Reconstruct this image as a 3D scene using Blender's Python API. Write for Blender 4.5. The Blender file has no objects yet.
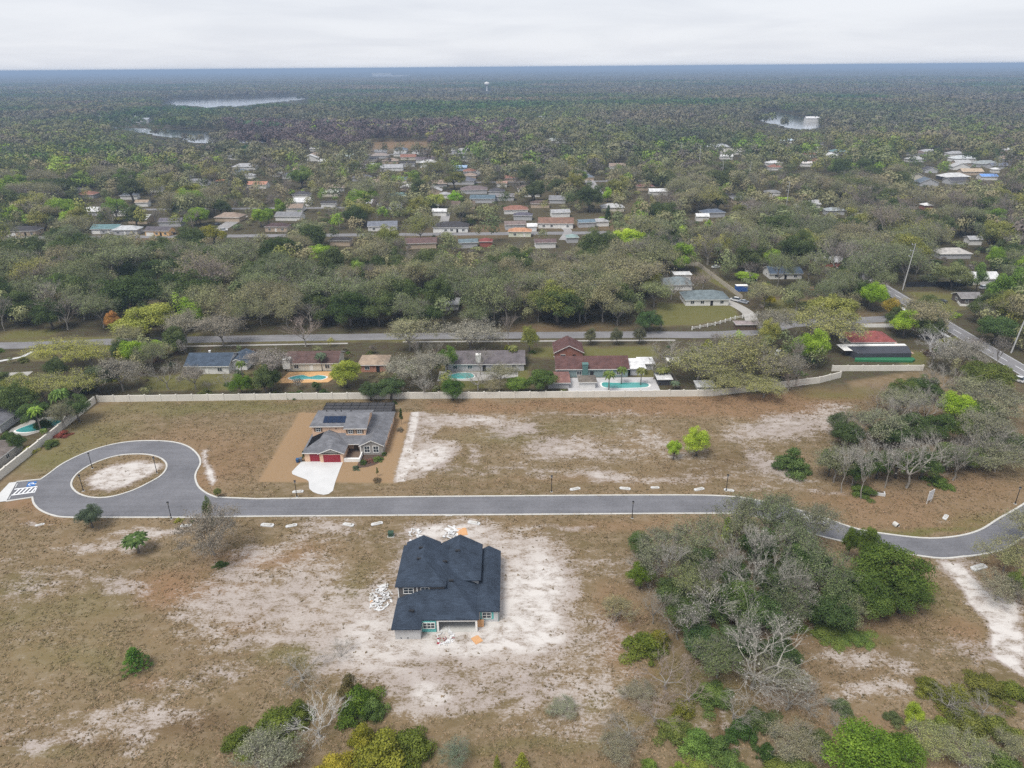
import bpy, math, random
import numpy as np
from mathutils import Vector, Matrix
from mathutils.geometry import tessellate_polygon
R = random.Random(7); N = np.random.default_rng(7)
S = bpy.context.scene; COL = S.collection
rad = math.radians

HAZE, SKYS, SUNS, EXPO, BRIGHT, DEN = .00019, .84, 2.7, 0.38, 1.6, False
# ------------------------------------------------------------------ camera model (used to measure ground positions)
FOC = 711.; H = 92.; PT = rad(24.03); RO = rad(.45)
FW = np.array((0, math.cos(PT), -math.sin(PT))); U0 = np.array((0, math.sin(PT), math.cos(PT))); R0 = np.array((1., 0, 0))
UP = math.cos(RO)*U0 + math.sin(RO)*R0; RT = math.cos(RO)*R0 - math.sin(RO)*U0
def W(px, py, z=0.):
    d = FW + RT*((px-512)/FOC) + UP*((384-py)/FOC)
    t = (z-H)/d[2]
    return float(d[0]*t), float(d[1]*t)
def depth(x, y, z=0.): return float(np.dot(FW, (x, y, z-H)))
def PX(x, y, z=0.):
    x = np.asarray(x, float); y = np.asarray(y, float); z = np.asarray(z, float) - H
    dp = FW[0]*x + FW[1]*y + FW[2]*z
    return 512+FOC*(RT[0]*x+RT[1]*y+RT[2]*z)/dp, 384-FOC*(UP[0]*x+UP[1]*y+UP[2]*z)/dp, dp

# ------------------------------------------------------------------ materials
def newmat(name):
    m = bpy.data.materials.new(name); m.use_nodes = True
    nt = m.node_tree; b = nt.nodes['Principled BSDF']
    return m, nt, b, nt.nodes, nt.links
def mixc(nt, fac, a, b, mode='MIX'):
    n = nt.nodes.new('ShaderNodeMix'); n.data_type = 'RGBA'; n.blend_type = mode
    for sock, v in ((n.inputs[0], fac), (n.inputs[6], a), (n.inputs[7], b)):
        if isinstance(v, (int, float)): sock.default_value = v
        elif isinstance(v, tuple): sock.default_value = (*v[:3], 1)
        else: nt.links.new(v, sock)
    return n.outputs[2]
def math_(nt, op, a, b=0., c=0.):
    n = nt.nodes.new('ShaderNodeMath'); n.operation = op
    for i, v in enumerate((a, b, c)):
        if isinstance(v, (int, float)): n.inputs[i].default_value = v
        else: nt.links.new(v, n.inputs[i])
    return n.outputs[0]
def rng(nt, v, a, b, lo=0., hi=1., smooth=True):
    n = nt.nodes.new('ShaderNodeMapRange'); n.interpolation_type = 'SMOOTHSTEP' if smooth else 'LINEAR'
    nt.links.new(v, n.inputs[0])
    for i, x in enumerate((a, b, lo, hi)): n.inputs[i+1].default_value = x
    return n.outputs[0]
def noise(nt, co, scale, detail=4., rough=.55, dist=0.):
    n = nt.nodes.new('ShaderNodeTexNoise'); n.inputs['Scale'].default_value = scale
    n.inputs['Detail'].default_value = detail; n.inputs['Roughness'].default_value = rough; n.inputs['Distortion'].default_value = dist
    if co is not None: nt.links.new(co, n.inputs['Vector'])
    return n.outputs[0]
def coords(nt, kind='Object', scale=None):
    n = nt.nodes.new('ShaderNodeTexCoord'); o = n.outputs[kind]
    if scale:
        mp = nt.nodes.new('ShaderNodeMapping'); mp.inputs['Scale'].default_value = scale
        nt.links.new(o, mp.inputs['Vector']); o = mp.outputs[0]
    return o
_M = {}
def mat(name, col, rough=.85, amp=.2, sc=1.5, fine=8., bump=.0, metal=0., spec=.3, objcol=False, stretch=None):
    if name in _M: return _M[name]
    m, nt, b, nn, ln = newmat(name)
    co = coords(nt, 'Object', stretch)
    f = math_(nt, 'ADD', math_(nt, 'MULTIPLY', noise(nt, co, sc, 4), .6), math_(nt, 'MULTIPLY', noise(nt, co, fine, 3), .4))
    fac = rng(nt, f, .3, .7, 1-amp, 1+amp, False)
    if objcol:
        oi = nn.new('ShaderNodeObjectInfo'); base = oi.outputs['Color']
    else:
        rgb = nn.new('ShaderNodeRGB'); rgb.outputs[0].default_value = (*col, 1); base = rgb.outputs[0]
    cmb = nn.new('ShaderNodeCombineColor')
    for i in range(3): ln.new(fac, cmb.inputs[i])
    ln.new(mixc(nt, 1., base, cmb.outputs[0], 'MULTIPLY'), b.inputs['Base Color'])
    b.inputs['Roughness'].default_value = rough; b.inputs['Metallic'].default_value = metal
    b.inputs['Specular IOR Level'].default_value = spec
    if bump:
        bp = nn.new('ShaderNodeBump'); bp.inputs['Strength'].default_value = bump; bp.inputs['Distance'].default_value = .05
        ln.new(f, bp.inputs['Height']); ln.new(bp.outputs[0], b.inputs['Normal'])
    _M[name] = m; return m
def leafmat(name, var=.45, trans=.25, tint=False):
    m, nt, b, nn, ln = newmat(name)
    at = nn.new('ShaderNodeAttribute'); at.attribute_name = 'var'
    if tint:
        t = nn.new('ShaderNodeAttribute'); t.attribute_name = 'tint'; base = t.outputs['Color']
    else:
        base = nn.new('ShaderNodeObjectInfo').outputs['Color']
    hs = nn.new('ShaderNodeHueSaturation'); ln.new(base, hs.inputs['Color'])
    ln.new(rng(nt, at.outputs['Fac'], 0, 1, 1-var, 1+var*1.1, False), hs.inputs['Value'])
    ln.new(rng(nt, at.outputs['Fac'], 0, 1, .515, .485, False), hs.inputs['Hue'])
    hs.inputs['Saturation'].default_value = .97
    df = nn.new('ShaderNodeBsdfDiffuse'); tr = nn.new('ShaderNodeBsdfTranslucent'); mx = nn.new('ShaderNodeMixShader')
    ln.new(hs.outputs[0], df.inputs[0]); ln.new(hs.outputs[0], tr.inputs[0]); mx.inputs[0].default_value = trans
    ln.new(df.outputs[0], mx.inputs[1]); ln.new(tr.outputs[0], mx.inputs[2])
    nn.remove(b); ln.new(mx.outputs[0], nn['Material Output'].inputs[0])
    return m
LEAF = leafmat('leaves'); WOODS = leafmat('distant_leaves', var=.3, tint=True, trans=.12)
PALER = mat('grey_limb_bark', (.27, .25, .22), .95, .3, 3, 12)
BARK = mat('bark', (.13, .115, .1), .95, .35, 3, 12, objcol=False)
PALE = mat('pale_bark', (.24, .22, .195), .95, .3, 3, 12)
TWIG = mat('twig_bark', (.3, .28, .26), .95, .25, .6, 6, objcol=True); TWIGG = mat('grey_twig_bark', (.25, .235, .205), .95, .25, .6, 6)
def shingle(name, objcol, col=(.1, .1, .1)):
    m, nt, b, nn, ln = newmat(name)
    co = coords(nt); mp = nn.new('ShaderNodeMapping'); ln.new(co, mp.inputs[0]); mp.inputs['Scale'].default_value = (1, 1, 1)
    br = nn.new('ShaderNodeTexBrick'); ln.new(mp.outputs[0], br.inputs['Vector'])
    br.inputs['Scale'].default_value = 1.; br.inputs['Brick Width'].default_value = .9; br.inputs['Row Height'].default_value = .28
    br.inputs['Mortar Size'].default_value = .02; br.inputs['Color1'].default_value = (.85, .85, .85, 1); br.inputs['Color2'].default_value = (1.18, 1.18, 1.18, 1)
    br.inputs['Mortar'].default_value = (.72, .72, .72, 1)
    n = noise(nt, co, .5, 5); fac = rng(nt, n, .3, .7, .76, 1.24, False)
    cmb = nn.new('ShaderNodeCombineColor')
    for i in range(3): ln.new(fac, cmb.inputs[i])
    if objcol: base = nn.new('ShaderNodeObjectInfo').outputs['Color']
    else:
        rgb = nn.new('ShaderNodeRGB'); rgb.outputs[0].default_value = (*col, 1); base = rgb.outputs[0]
    c = mixc(nt, 1., base, br.outputs[0], 'MULTIPLY'); ln.new(mixc(nt, 1., c, cmb.outputs[0], 'MULTIPLY'), b.inputs['Base Color'])
    b.inputs['Roughness'].default_value = .9; b.inputs['Specular IOR Level'].default_value = .25
    return m
ROOF = shingle('roof_shingles', True)
WALL = mat('painted_wall', (.5, .45, .4), .9, .1, .8, 6, objcol=True)
TRIM = mat('white_trim', (.75, .74, .71), .7, .06); CONC = mat('kerb_concrete', (.5, .49, .46), .9, .16, .6, 5)
WHITEC = mat('new_concrete', (.54, .54, .535), .9, .1, .3, 4)
GLASS = mat('window_glass', (.035, .045, .055), .08, .1, spec=.6)
DARK = mat('dark_metal', (.02, .02, .022), .5, .1); METAL = mat('galvanised_steel', (.33, .34, .35), .5, .1, metal=.3)
REDDOOR = mat('red_door_paint', (.25, .022, .035), .6, .07, stretch=(1, 1, 6))
PLY = mat('plywood', (.55, .31, .15), .9, .15, 2, 9); TEAL = mat('teal_house_wrap', (.12, .4, .38), .8, .12)
STONE = mat('grey_stone_veneer', (.3, .285, .265), .95, .3, 3, 9, bump=.4)
WOOD = mat('weathered_wood', (.15, .11, .08), .95, .25, 2, 10); RUBBER = mat('tyre_rubber', (.02, .02, .02), .9)
SHEET = mat('white_wrap', (.6, .6, .6), .8, .1); BLUEP = mat('blue_road_paint', (.03, .13, .36), .8, .15)
WHITEP = mat('white_road_paint', (.72, .73, .74), .8, .1, 2, 9)
CREAMW = mat('precast_wall_concrete', (.62, .59, .53), .92, .13, .25, 3)
PAINT = mat('car_paint', (.5, .5, .5), .3, .03, objcol=True, spec=.5)
def simple(name, col, rough=.85): return mat(name, col, rough, .12, 1.2, 7)

# ------------------------------------------------------------------ object helpers
def obj(name, data, parent=None, color=None):
    o = bpy.data.objects.new(name, data); COL.objects.link(o)
    if parent is not None: o.parent = parent
    if color is not None: o.color = (*color[:3], 1)
    return o
def tag(o, label=None, cat=None, group=None, kind=None):
    for k, v in (('label', label), ('category', cat), ('group', group), ('kind', kind)):
        if v: o[k] = v
    return o
def empty(name, x, y, z=0., rz=0., label=None, cat=None, group=None):
    o = obj(name, None); o.location = (x, y, z); o.rotation_euler = (0, 0, rz); o.empty_display_size = .3
    return tag(o, label, cat, group)
class MB:
    def __init__(s): s.v = []; s.f = []; s.mi = []; s.m = 0
    def poly(s, pts, mi=None):
        n = len(s.v); s.v += [tuple(map(float, p)) for p in pts]; s.f.append(tuple(range(n, n+len(pts)))); s.mi.append(s.m if mi is None else mi); return s
    def box(s, x0, x1, y0, y1, z0, z1, mi=None):
        n = len(s.v); s.v += [(x, y, z) for z in (z0, z1) for x, y in ((x0, y0), (x1, y0), (x1, y1), (x0, y1))]
        for q in ((3, 2, 1, 0), (4, 5, 6, 7), (0, 1, 5, 4), (1, 2, 6, 5), (2, 3, 7, 6), (3, 0, 4, 7)):
            s.f.append(tuple(n+i for i in q)); s.mi.append(s.m if mi is None else mi)
        return s
    def tube(s, pts, rs, sides=6, mi=None, cap=True):
        n0 = len(s.v); P = [Vector(p) for p in pts]
        if isinstance(rs, (int, float)): rs = [rs]*len(P)
        for i, p in enumerate(P):
            d = (P[min(i+1, len(P)-1)]-P[max(i-1, 0)]).normalized(); a = d.orthogonal().normalized(); b = d.cross(a)
            for k in range(sides):
                t = 2*math.pi*k/sides; q = p+(a*math.cos(t)+b*math.sin(t))*rs[i]; s.v.append(tuple(q))
        for i in range(len(P)-1):
            for k in range(sides):
                a = n0+i*sides+k; b = n0+i*sides+(k+1) % sides
                s.f.append((a, b, b+sides, a+sides)); s.mi.append(s.m if mi is None else mi)
        if cap:
            for i0, rev in ((n0, True), (n0+(len(P)-1)*sides, False)):
                q = tuple(range(i0, i0+sides)); s.f.append(q[::-1] if rev else q); s.mi.append(s.m if mi is None else mi)
        return s
    def prism(s, pts, z0, z1, mi=None):          # convex or concave ccw polygon
        n = len(s.v); k = len(pts)
        s.v += [(x, y, z0) for x, y in pts]+[(x, y, z1) for x, y in pts]
        s.f += [tuple(range(n, n+k))[::-1], tuple(range(n+k, n+2*k))]; s.mi += [s.m if mi is None else mi]*2
        for i in range(k):
            j = (i+1) % k; s.f.append((n+i, n+j, n+k+j, n+k+i)); s.mi.append(s.m if mi is None else mi)
        return s
    def mesh(s, name, mats, smooth=False):
        me = bpy.data.meshes.new(name); me.from_pydata(s.v, [], s.f)
        for m in (mats if isinstance(mats, (list, tuple)) else [mats]): me.materials.append(m)
        if any(s.mi): me.polygons.foreach_set('material_index', s.mi)
        if smooth: me.polygons.foreach_set('use_smooth', [True]*len(s.f))
        me.update(); return me
    def build(s, name, mats, parent=None, color=None, smooth=False): return obj(name, s.mesh(name, mats, smooth), parent, color)
def struct(o): o['kind'] = 'structure'; return o
def flat(name, pts, z, m, holes=()):             # flat sheet of any outline, on the ground
    rings = [pts]+list(holes); allp = [p for r in rings for p in r]
    me = bpy.data.meshes.new(name)
    tri = tessellate_polygon([[Vector((x, y, 0)) for x, y in r] for r in rings])
    fix = []
    for a, b, c in tri:
        (x0, y0), (x1, y1), (x2, y2) = allp[a], allp[b], allp[c]
        fix.append((a, b, c) if (x1-x0)*(y2-y0)-(y1-y0)*(x2-x0) > 0 else (a, c, b))
    me.from_pydata([(x, y, z) for x, y in allp], [], fix); me.materials.append(m); me.update()
    return struct(obj(name, me))
def smooth_line(pts, closed=False, n=6):
    out = []; k = len(pts)
    for i in range(k if closed else k-1):
        g = lambda j: np.array(pts[j % k] if closed else pts[min(max(j, 0), k-1)])
        p0, p1, p2, p3 = g(i-1), g(i), g(i+1), g(i+2)
        for t in np.linspace(0, 1, n, endpoint=False):
            out.append(tuple(.5*((2*p1)+(-p0+p2)*t+(2*p0-5*p1+4*p2-p3)*t*t+(-p0+3*p1-3*p2+p3)*t**3)))
    if not closed: out.append(tuple(map(float, pts[-1])))
    return out
def ribbon(mb, line, off0, off1, z0, z1, closed=False):      # strip with a raised profile beside a line
    P = [np.array(p) for p in line]; k = len(P); rows = []
    for i in range(k):
        a = P[(i-1) % k] if closed or i else P[i]; b = P[(i+1) % k] if closed or i < k-1 else P[i]
        d = b-a; d = d/(np.linalg.norm(d)+1e-9); nrm = np.array((-d[1], d[0]))
        p, q = P[i]+nrm*off0, P[i]+nrm*off1
        rows.append([(*p, z0), (*p, z1), (*q, z1), (*q, z0)])
    for i in range(k if closed else k-1):
        a, b = rows[i], rows[(i+1) % k]
        for j in range(3): mb.poly((a[j], b[j], b[j+1], a[j+1]))
# ---- roofs: lower envelope of sloping planes over a rectangle
def clip(poly, a, b, c):                        # keep a*x+b*y+c >= 0
    out = []
    for i in range(len(poly)):
        p, q = poly[i], poly[(i+1) % len(poly)]; fp, fq = a*p[0]+b*p[1]+c, a*q[0]+b*q[1]+c
        if fp >= -1e-9: out.append(p)
        if (fp > 1e-9 and fq < -1e-9) or (fp < -1e-9 and fq > 1e-9):
            t = fp/(fp-fq); out.append((p[0]+(q[0]-p[0])*t, p[1]+(q[1]-p[1])*t))
    return out
class Roof:
    def __init__(s, x0, x1, y0, y1, ze, sl):
        s.r = (x0, x1, y0, y1); s.pl = []
        if sl[0]: s.pl.append((sl[0], 0, ze-sl[0]*x0))
        if sl[1]: s.pl.append((-sl[1], 0, ze+sl[1]*x1))
        if sl[2]: s.pl.append((0, sl[2], ze-sl[2]*y0))
        if sl[3]: s.pl.append((0, -sl[3], ze+sl[3]*y1))
    def h(s, x, y): return min(a*x+b*y+c for a, b, c in s.pl)
    def add(s, mb, t=.2, fm=None):
        x0, x1, y0, y1 = s.r
        for i, (a, b, c) in enumerate(s.pl):
            p = [(x0, y0), (x1, y0), (x1, y1), (x0, y1)]
            for j, (d, e, f) in enumerate(s.pl):
                if i != j and p: p = clip(p, d-a, e-b, f-c)
            if len(p) < 3: continue
            z = lambda q: a*q[0]+b*q[1]+c
            mb.poly([(*q, z(q)) for q in p]); mb.poly([(*q, z(q)-t) for q in p][::-1])
            for k in range(len(p)):
                u, v = p[k], p[(k+1) % len(p)]
                if any(abs(u[ax]-w) < 1e-6 and abs(v[ax]-w) < 1e-6 for ax, w in ((0, x0), (0, x1), (1, y0), (1, y1))):
                    mb.poly([(*u, z(u)-t), (*v, z(v)-t), (*v, z(v)), (*u, z(u))], fm)
        return s
def wallbox(mb, x0, x1, y0, y1, z0, top, roof=None, t=.22, mi=None):    # four walls; tops follow the roof where given
    for (xa, ya), (xb, yb) in (((x0, y0), (x1, y0)), ((x1, y0), (x1, y1)), ((x1, y1), (x0, y1)), ((x0, y1), (x0, y0))):
        up = []
        for u in (1, .75, .5, .25, 0):
            x, y = xa+(xb-xa)*u, ya+(yb-ya)*u
            up.append((x, y, roof.h(x, y)-t if roof else top))
        mb.poly([(xa, ya, z0), (xb, yb, z0)]+up, mi)
def on_side(side, x0, x1, y0, y1):
    return {'f': ((x0, y0), (1, 0), (0, -1)), 'b': ((x1, y1), (-1, 0), (0, 1)), 'l': ((x0, y1), (0, -1), (-1, 0)), 'r': ((x1, y0), (0, 1), (1, 0))}[side]
def panel(mb, o, u, n, s0, s1, z0, z1, d0, d1, mi=None):       # box standing on a wall face
    a = [(o[0]+u[0]*s+n[0]*d, o[1]+u[1]*s+n[1]*d) for s, d in ((s0, d1), (s1, d1), (s1, d0), (s0, d0))]
    mb.prism(a, z0, z1, mi)
def window(par, face, s, z, w, h, frame=TRIM, cols=2, rows=2, sur=.12):
    o, u, n = face; mb = MB()
    for a, b, c, d in ((s-sur, s, z-sur, z+h+sur), (s+w, s+w+sur, z-sur, z+h+sur), (s, s+w, z-sur, z), (s, s+w, z+h, z+h+sur)): panel(mb, o, u, n, a, b, c, d, 0.003, .09)
    for k in range(1, cols): panel(mb, o, u, n, s+w*k/cols-.04, s+w*k/cols+.04, z, z+h, .003, .07)
    for k in range(1, rows): panel(mb, o, u, n, s, s+w, z+h*k/rows-.035, z+h*k/rows+.035, .003, .068)
    f = mb.build('window', frame, par)
    g = MB(); panel(g, o, u, n, s, s+w, z, z+h, .003, .045); g.build('pane', GLASS, f)
    return f
def slab(par, name, face, s0, s1, z0, z1, d, m, d0=.003, color=None):
    mb = MB(); panel(mb, *face, s0, s1, z0, z1, d0, d); return mb.build(name, m, par, color)
def door(par, face, s, w=1., h=2.1, m=None):
    d = slab(par, 'door', face, s, s+w, .05, h, .07, m or WOOD)
    slab(d, 'handle', face, s+w-.14, s+w-.08, .95, 1.1, .13, METAL, .075); return d

# ------------------------------------------------------------------ ground: one sheet to the horizon
def axis(a, b, st, lo, hi, g):
    v = list(np.arange(a, b+1e-6, st)); d = st
    while v[-1] < hi: d *= g; v.append(v[-1]+d)
    d = st
    while v[0] > lo: d *= g; v.insert(0, v[0]-d)
    return np.array(v)
GX = axis(-150, 150, .6, -46000, 46000, 1.22); GY0 = axis(62, 216, .5, -3000, 216, 1.3)
GY = np.concatenate([GY0, np.arange(218, 460, 2.), axis(462, 470, 2, 462, 46000, 1.12)])
XX, YY = np.meshgrid(GX, GY)
def vnoise(x, y, sc, seed):
    g = np.random.default_rng(seed).random((256, 256)); u, v = x*sc, y*sc
    i, j = np.floor(u).astype(int), np.floor(v).astype(int); fu, fv = u-i, v-j
    fu = fu*fu*(3-2*fu); fv = fv*fv*(3-2*fv); t = lambda a, b: g[a % 256, b % 256]
    return (t(i, j)*(1-fu)+t(i+1, j)*fu)*(1-fv)+(t(i, j+1)*(1-fu)+t(i+1, j+1)*fu)*fv
def fbm(x, y, sc, seed, o=4):
    return sum(vnoise(x, y, sc*2**k, seed+k)*.5**k for k in range(o))/sum(.5**k for k in range(o))
WX = XX+(fbm(XX, YY, .12, 1)-.5)*7; WY = YY+(fbm(XX, YY, .12, 9)-.5)*7
AT = {k: np.zeros_like(XX) for k in ('sand', 'green', 'rust', 'dark', 'forest', 'sod')}
def put(ch, m): AT[ch] = 1-(1-AT[ch])*(1-np.clip(m, 0, 1))
def sst(x): x = np.clip(x, 0, 1); return x*x*(3-2*x)
def blob(ch, px, py, rx, ry, amp=.8, soft=.8):
    x, y = W(px, py); r = rx*depth(x, y)/FOC; ry_ = abs(W(px, py-ry)[1]-W(px, py+ry)[1])/2
    d = np.sqrt(((WX-x)/r)**2+((WY-y)/ry_)**2); put(ch, amp*sst((1+soft-d)/(2*soft)) if soft else amp*(d < 1))
def area(ch, pts, amp=1., soft=2., warp=1., world=False):
    P = np.array(pts if world else [W(*p) for p in pts]); x = XX+(WX-XX)*warp; y = YY+(WY-YY)*warp
    sd = np.full(XX.shape, 1e9); ins = np.zeros(XX.shape, bool)
    for i in range(len(P)):
        a, b = P[i], P[(i+1) % len(P)]; e = b-a
        t = np.clip(((x-a[0])*e[0]+(y-a[1])*e[1])/(e@e+1e-9), 0, 1)
        sd = np.minimum(sd, np.hypot(x-a[0]-t*e[0], y-a[1]-t*e[1]))
        if abs(e[1]) > 1e-9: ins ^= ((a[1] > y) != (b[1] > y)) & (x < a[0]+(y-a[1])*e[0]/e[1])
    put(ch, amp*sst(.5+np.where(ins, sd, -sd)/(2*soft)))
# white sand on the open lots
area('sand', [(411, 412), (424, 411), (436, 420), (441, 428), (431, 438), (462, 441), (466, 448), (446, 458), (436, 468), (428, 480), (394, 483), (400, 458)], .72, .8, .5)
area('sand', [(411, 412), (420, 411), (406, 482), (394, 483)], .85, .3, .05)
for b in [(436, 450, 22, 9, .8), (420, 465, 14, 12, .6)]: blob('sand', *b)
rx, ry = W(230, 461); rd = np.hypot(WX-rx, (WY-ry)*.8); put('dark', .55*np.exp(-((rd-5.2)/.7)**2))
for cx_, cy_, r_ in ((262, 622, 8.2), (262, 622, 10.2), (262, 622, 12.6), (262, 622, 14.4), (150, 455, 12), (190, 640, 9), (190, 640, 11)):
    qx, qy = W(cx_, cy_); rd = np.hypot(XX-qx+1.2*(fbm(XX, YY, .2, 5)-.5), YY-qy); wt = ((XX < qx+2) & (YY < qy+6)) if cx_ == 262 else (YY > qy if cx_ == 150 else XX < qx); put('dark', .38*np.exp(-((rd-r_)/.42)**2)*wt)
for yy_, x0_, x1_ in ((143.7, -66, 48), (145.4, -40, 60), (147.4, -28, 64), (132.2, -64, 26), (130.4, -60, -30), (78, -80, 10), (76, -80, 10), (193, -120, 90), (191, -60, 100)):
    put('dark', .34*np.exp(-((YY-yy_+.8*(fbm(XX, YY, .06, 15)-.5))/.4)**2)*(XX > x0_)*(XX < x1_)*np.clip(2*fbm(XX, YY, .05, 25), .2, 1))
for b in [(448, 420, 26, 6, .85), (488, 420, 26, 6, .9), (430, 462, 22, 10, .7), (620, 455, 50, 8, .5), (540, 452, 30, 9, .6), (500, 432, 18, 9, .7), (478, 454, 8, 8, .65), (505, 466, 20, 5, .5), (455, 470, 60, 5, .45),
          (524, 427, 18, 8, .85), (566, 443, 30, 12, .72), (590, 450, 40, 10, .5), (540, 474, 24, 6, .6), (600, 476, 30, 6, .85), (660, 479, 70, 5, .62), (570, 413, 70, 3, .45), (655, 440, 14, 9, .62),
          (630, 430, 40, 14, .38), (690, 452, 20, 9, .5), (748, 432, 30, 10, .75), (790, 428, 40, 12, .82), (815, 418, 40, 9, .7), (838, 409, 22, 6, .6), (765, 458, 18, 12, .75), (775, 472, 22, 10, .7), (760, 488, 30, 5, .5), (800, 480, 25, 6, .5),
          (825, 492, 22, 3, .6), (640, 414, 50, 3, .35), (720, 470, 40, 8, .35)]: blob('sand', *b)
# around the unfinished house
area('sand', [(404, 520), (452, 516), (562, 540), (574, 600), (572, 640), (560, 660), (520, 672), (420, 668), (330, 662), (300, 640), (345, 625), (385, 600), (392, 560)], .88, 4.5, .8)
for b in [(440, 527, 36, 8, .95), (538, 592, 34, 36, .95), (545, 640, 30, 22, .8), (490, 640, 80, 20, .8), (360, 660, 60, 14, .7), (425, 690, 38, 20, .9), (380, 675, 50, 14, .7), (500, 690, 70, 22, .72), (580, 690, 50, 26, .66), (560, 730, 70, 12, .5),
          (610, 640, 30, 30, .62), (560, 528, 40, 4, .6), (600, 565, 40, 15, .5), (330, 610, 50, 22, .66), (280, 600, 50, 26, .72), (315, 575, 30, 16, .6), (365, 605, 25, 30, .6), (345, 540, 40, 10, .4), (325, 528, 30, 8, .72), (300, 540, 24, 6, .4),
          (240, 570, 24, 14, .7), (262, 550, 26, 10, .66), (310, 520, 40, 5, .55), (225, 600, 40, 14, .62), (200, 625, 30, 12, .55), (205, 610, 40, 6, .5), (250, 640, 50, 14, .62), (235, 672, 40, 12, .5),
          (180, 685, 40, 18, .45), (120, 712, 55, 12, .72), (60, 735, 60, 12, .6), (145, 735, 14, 25, .6), (20, 750, 30, 12, .5), (170, 720, 30, 8, .55), (30, 700, 30, 20, .35),
          (95, 545, 38, 7, .82), (150, 533, 36, 6, .9), (35, 526, 12, 3, .7), (60, 580, 60, 12, .5), (120, 592, 36, 10, .72), (20, 595, 30, 12, .4), (140, 545, 20, 10, .6), (10, 560, 20, 10, .4), (300, 630, 40, 14, .5), (20, 640, 40, 25, .16), (90, 640, 70, 30, .12)]: blob('sand', *b)
area('sand', [(232, 535), (170, 590), (200, 615), (260, 590), (330, 565), (300, 540)], .34, 5, 1)
area('sand', [(82, 480), (95, 470), (115, 462), (145, 459), (160, 461), (164, 466), (150, 477), (130, 487), (108, 493), (90, 491)], .95, 1.6, .5)
# traffic island, right-hand strip, small drifts
area('sand', [(201, 451), (207, 450), (209, 462), (216, 470), (218, 480), (213, 486), (205, 474)], 1, .8, .3)
area('sand', [(938, 562), (960, 560), (985, 585), (1010, 600), (1024, 600), (1030, 680), (1000, 660), (985, 630), (965, 600)], 1, 1.2, .6)
for b in [(850, 655, 26, 10, .8), (895, 665, 20, 9, .75), (870, 690, 40, 12, .72), (930, 645, 40, 10, .4), (985, 655, 30, 14, .6), (905, 690, 30, 14, .4), (1000, 600, 30, 25, .6), (958, 556, 16, 6, .8), (1010, 700, 20, 20, .4), (660, 700, 30, 18, .45), (740, 690, 30, 40, .25),
          (948, 475, 20, 5, .4), (940, 520, 12, 4, .4), (700, 735, 14, 18, .5), (722, 716, 6, 30, .6), (780, 700, 18, 26, .45)]: blob('sand', *b)
# rusty, dead grass
area('rust', [(430, 402), (620, 401), (760, 394), (840, 386), (870, 398), (820, 412), (760, 418), (640, 414), (540, 410), (470, 413), (425, 409)], .8, 3, .8)
for b in [(170, 585, 34, 14, .95), (250, 558, 40, 10, .8), (215, 590, 40, 8, .7), (300, 555, 24, 12, .5), (230, 460, 40, 22, .55), (170, 440, 60, 14, .3), (205, 478, 14, 10, .5), (600, 480, 120, 3, .3), (620, 612, 18, 22, .7), (625, 655, 16, 22, .7),
          (930, 520, 90, 14, .55), (870, 500, 50, 12, .6), (980, 490, 50, 16, .5), (30, 505, 26, 8, .8), (40, 520, 26, 6, .4), (820, 620, 24, 8, .7), (150, 680, 20, 10, .45), (860, 620, 60, 20, .4), (960, 630, 20, 16, .6), (1000, 570, 20, 12, .6), (780, 630, 40, 14, .5), (420, 505, 420, 2, .35),
          (650, 690, 26, 30, .6), (770, 680, 40, 30, .35), (880, 740, 60, 20, .4), (620, 525, 60, 6, .5), (320, 505, 60, 4, .5), (240, 620, 24, 10, .4), (700, 400, 100, 5, .5)]: blob('rust', *b)
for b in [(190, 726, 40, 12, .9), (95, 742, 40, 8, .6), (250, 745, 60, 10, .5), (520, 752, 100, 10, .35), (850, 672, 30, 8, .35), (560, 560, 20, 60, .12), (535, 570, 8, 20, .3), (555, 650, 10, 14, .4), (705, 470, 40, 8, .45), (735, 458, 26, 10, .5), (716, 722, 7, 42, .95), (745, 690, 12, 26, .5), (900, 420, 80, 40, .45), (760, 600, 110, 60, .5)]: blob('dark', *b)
for b in [(40, 462, 34, 12, .6), (90, 432, 46, 14, .5), (70, 450, 40, 14, .4), (180, 408, 90, 6, .55), (270, 405, 60, 5, .4), (350, 590, 18, 22, .35), (100, 500, 10, 4, .4), (860, 391, 40, 5, .6), (842, 397, 22, 4, .8), (900, 532, 60, 4, .75), (985, 520, 40, 7, .55), (945, 530, 50, 3, .7),
          (290, 660, 30, 10, .5), (60, 610, 70, 12, .3), (60, 650, 80, 30, .2), (320, 650, 30, 10, .3), (830, 632, 30, 6, .8), (870, 640, 20, 5, .6), (930, 600, 30, 16, .25), (700, 690, 60, 30, .5), (650, 720, 30, 10, .4), (480, 748, 70, 6, .4), (590, 700, 14, 10, .4), (380, 440, 6, 26, .85), (386, 470, 10, 10, .6),
          (20, 585, 30, 8, .3), (90, 660, 60, 10, .25), (500, 438, 40, 8, .3), (590, 425, 50, 6, .3), (820, 396, 20, 6, .5), (60, 750, 40, 6, .3), (570, 742, 60, 6, .3)]: blob('green', *b)
area('sod', [(299, 412.5), (411, 412), (393.5, 483), (258, 482)], .95, .5, .08)
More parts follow.
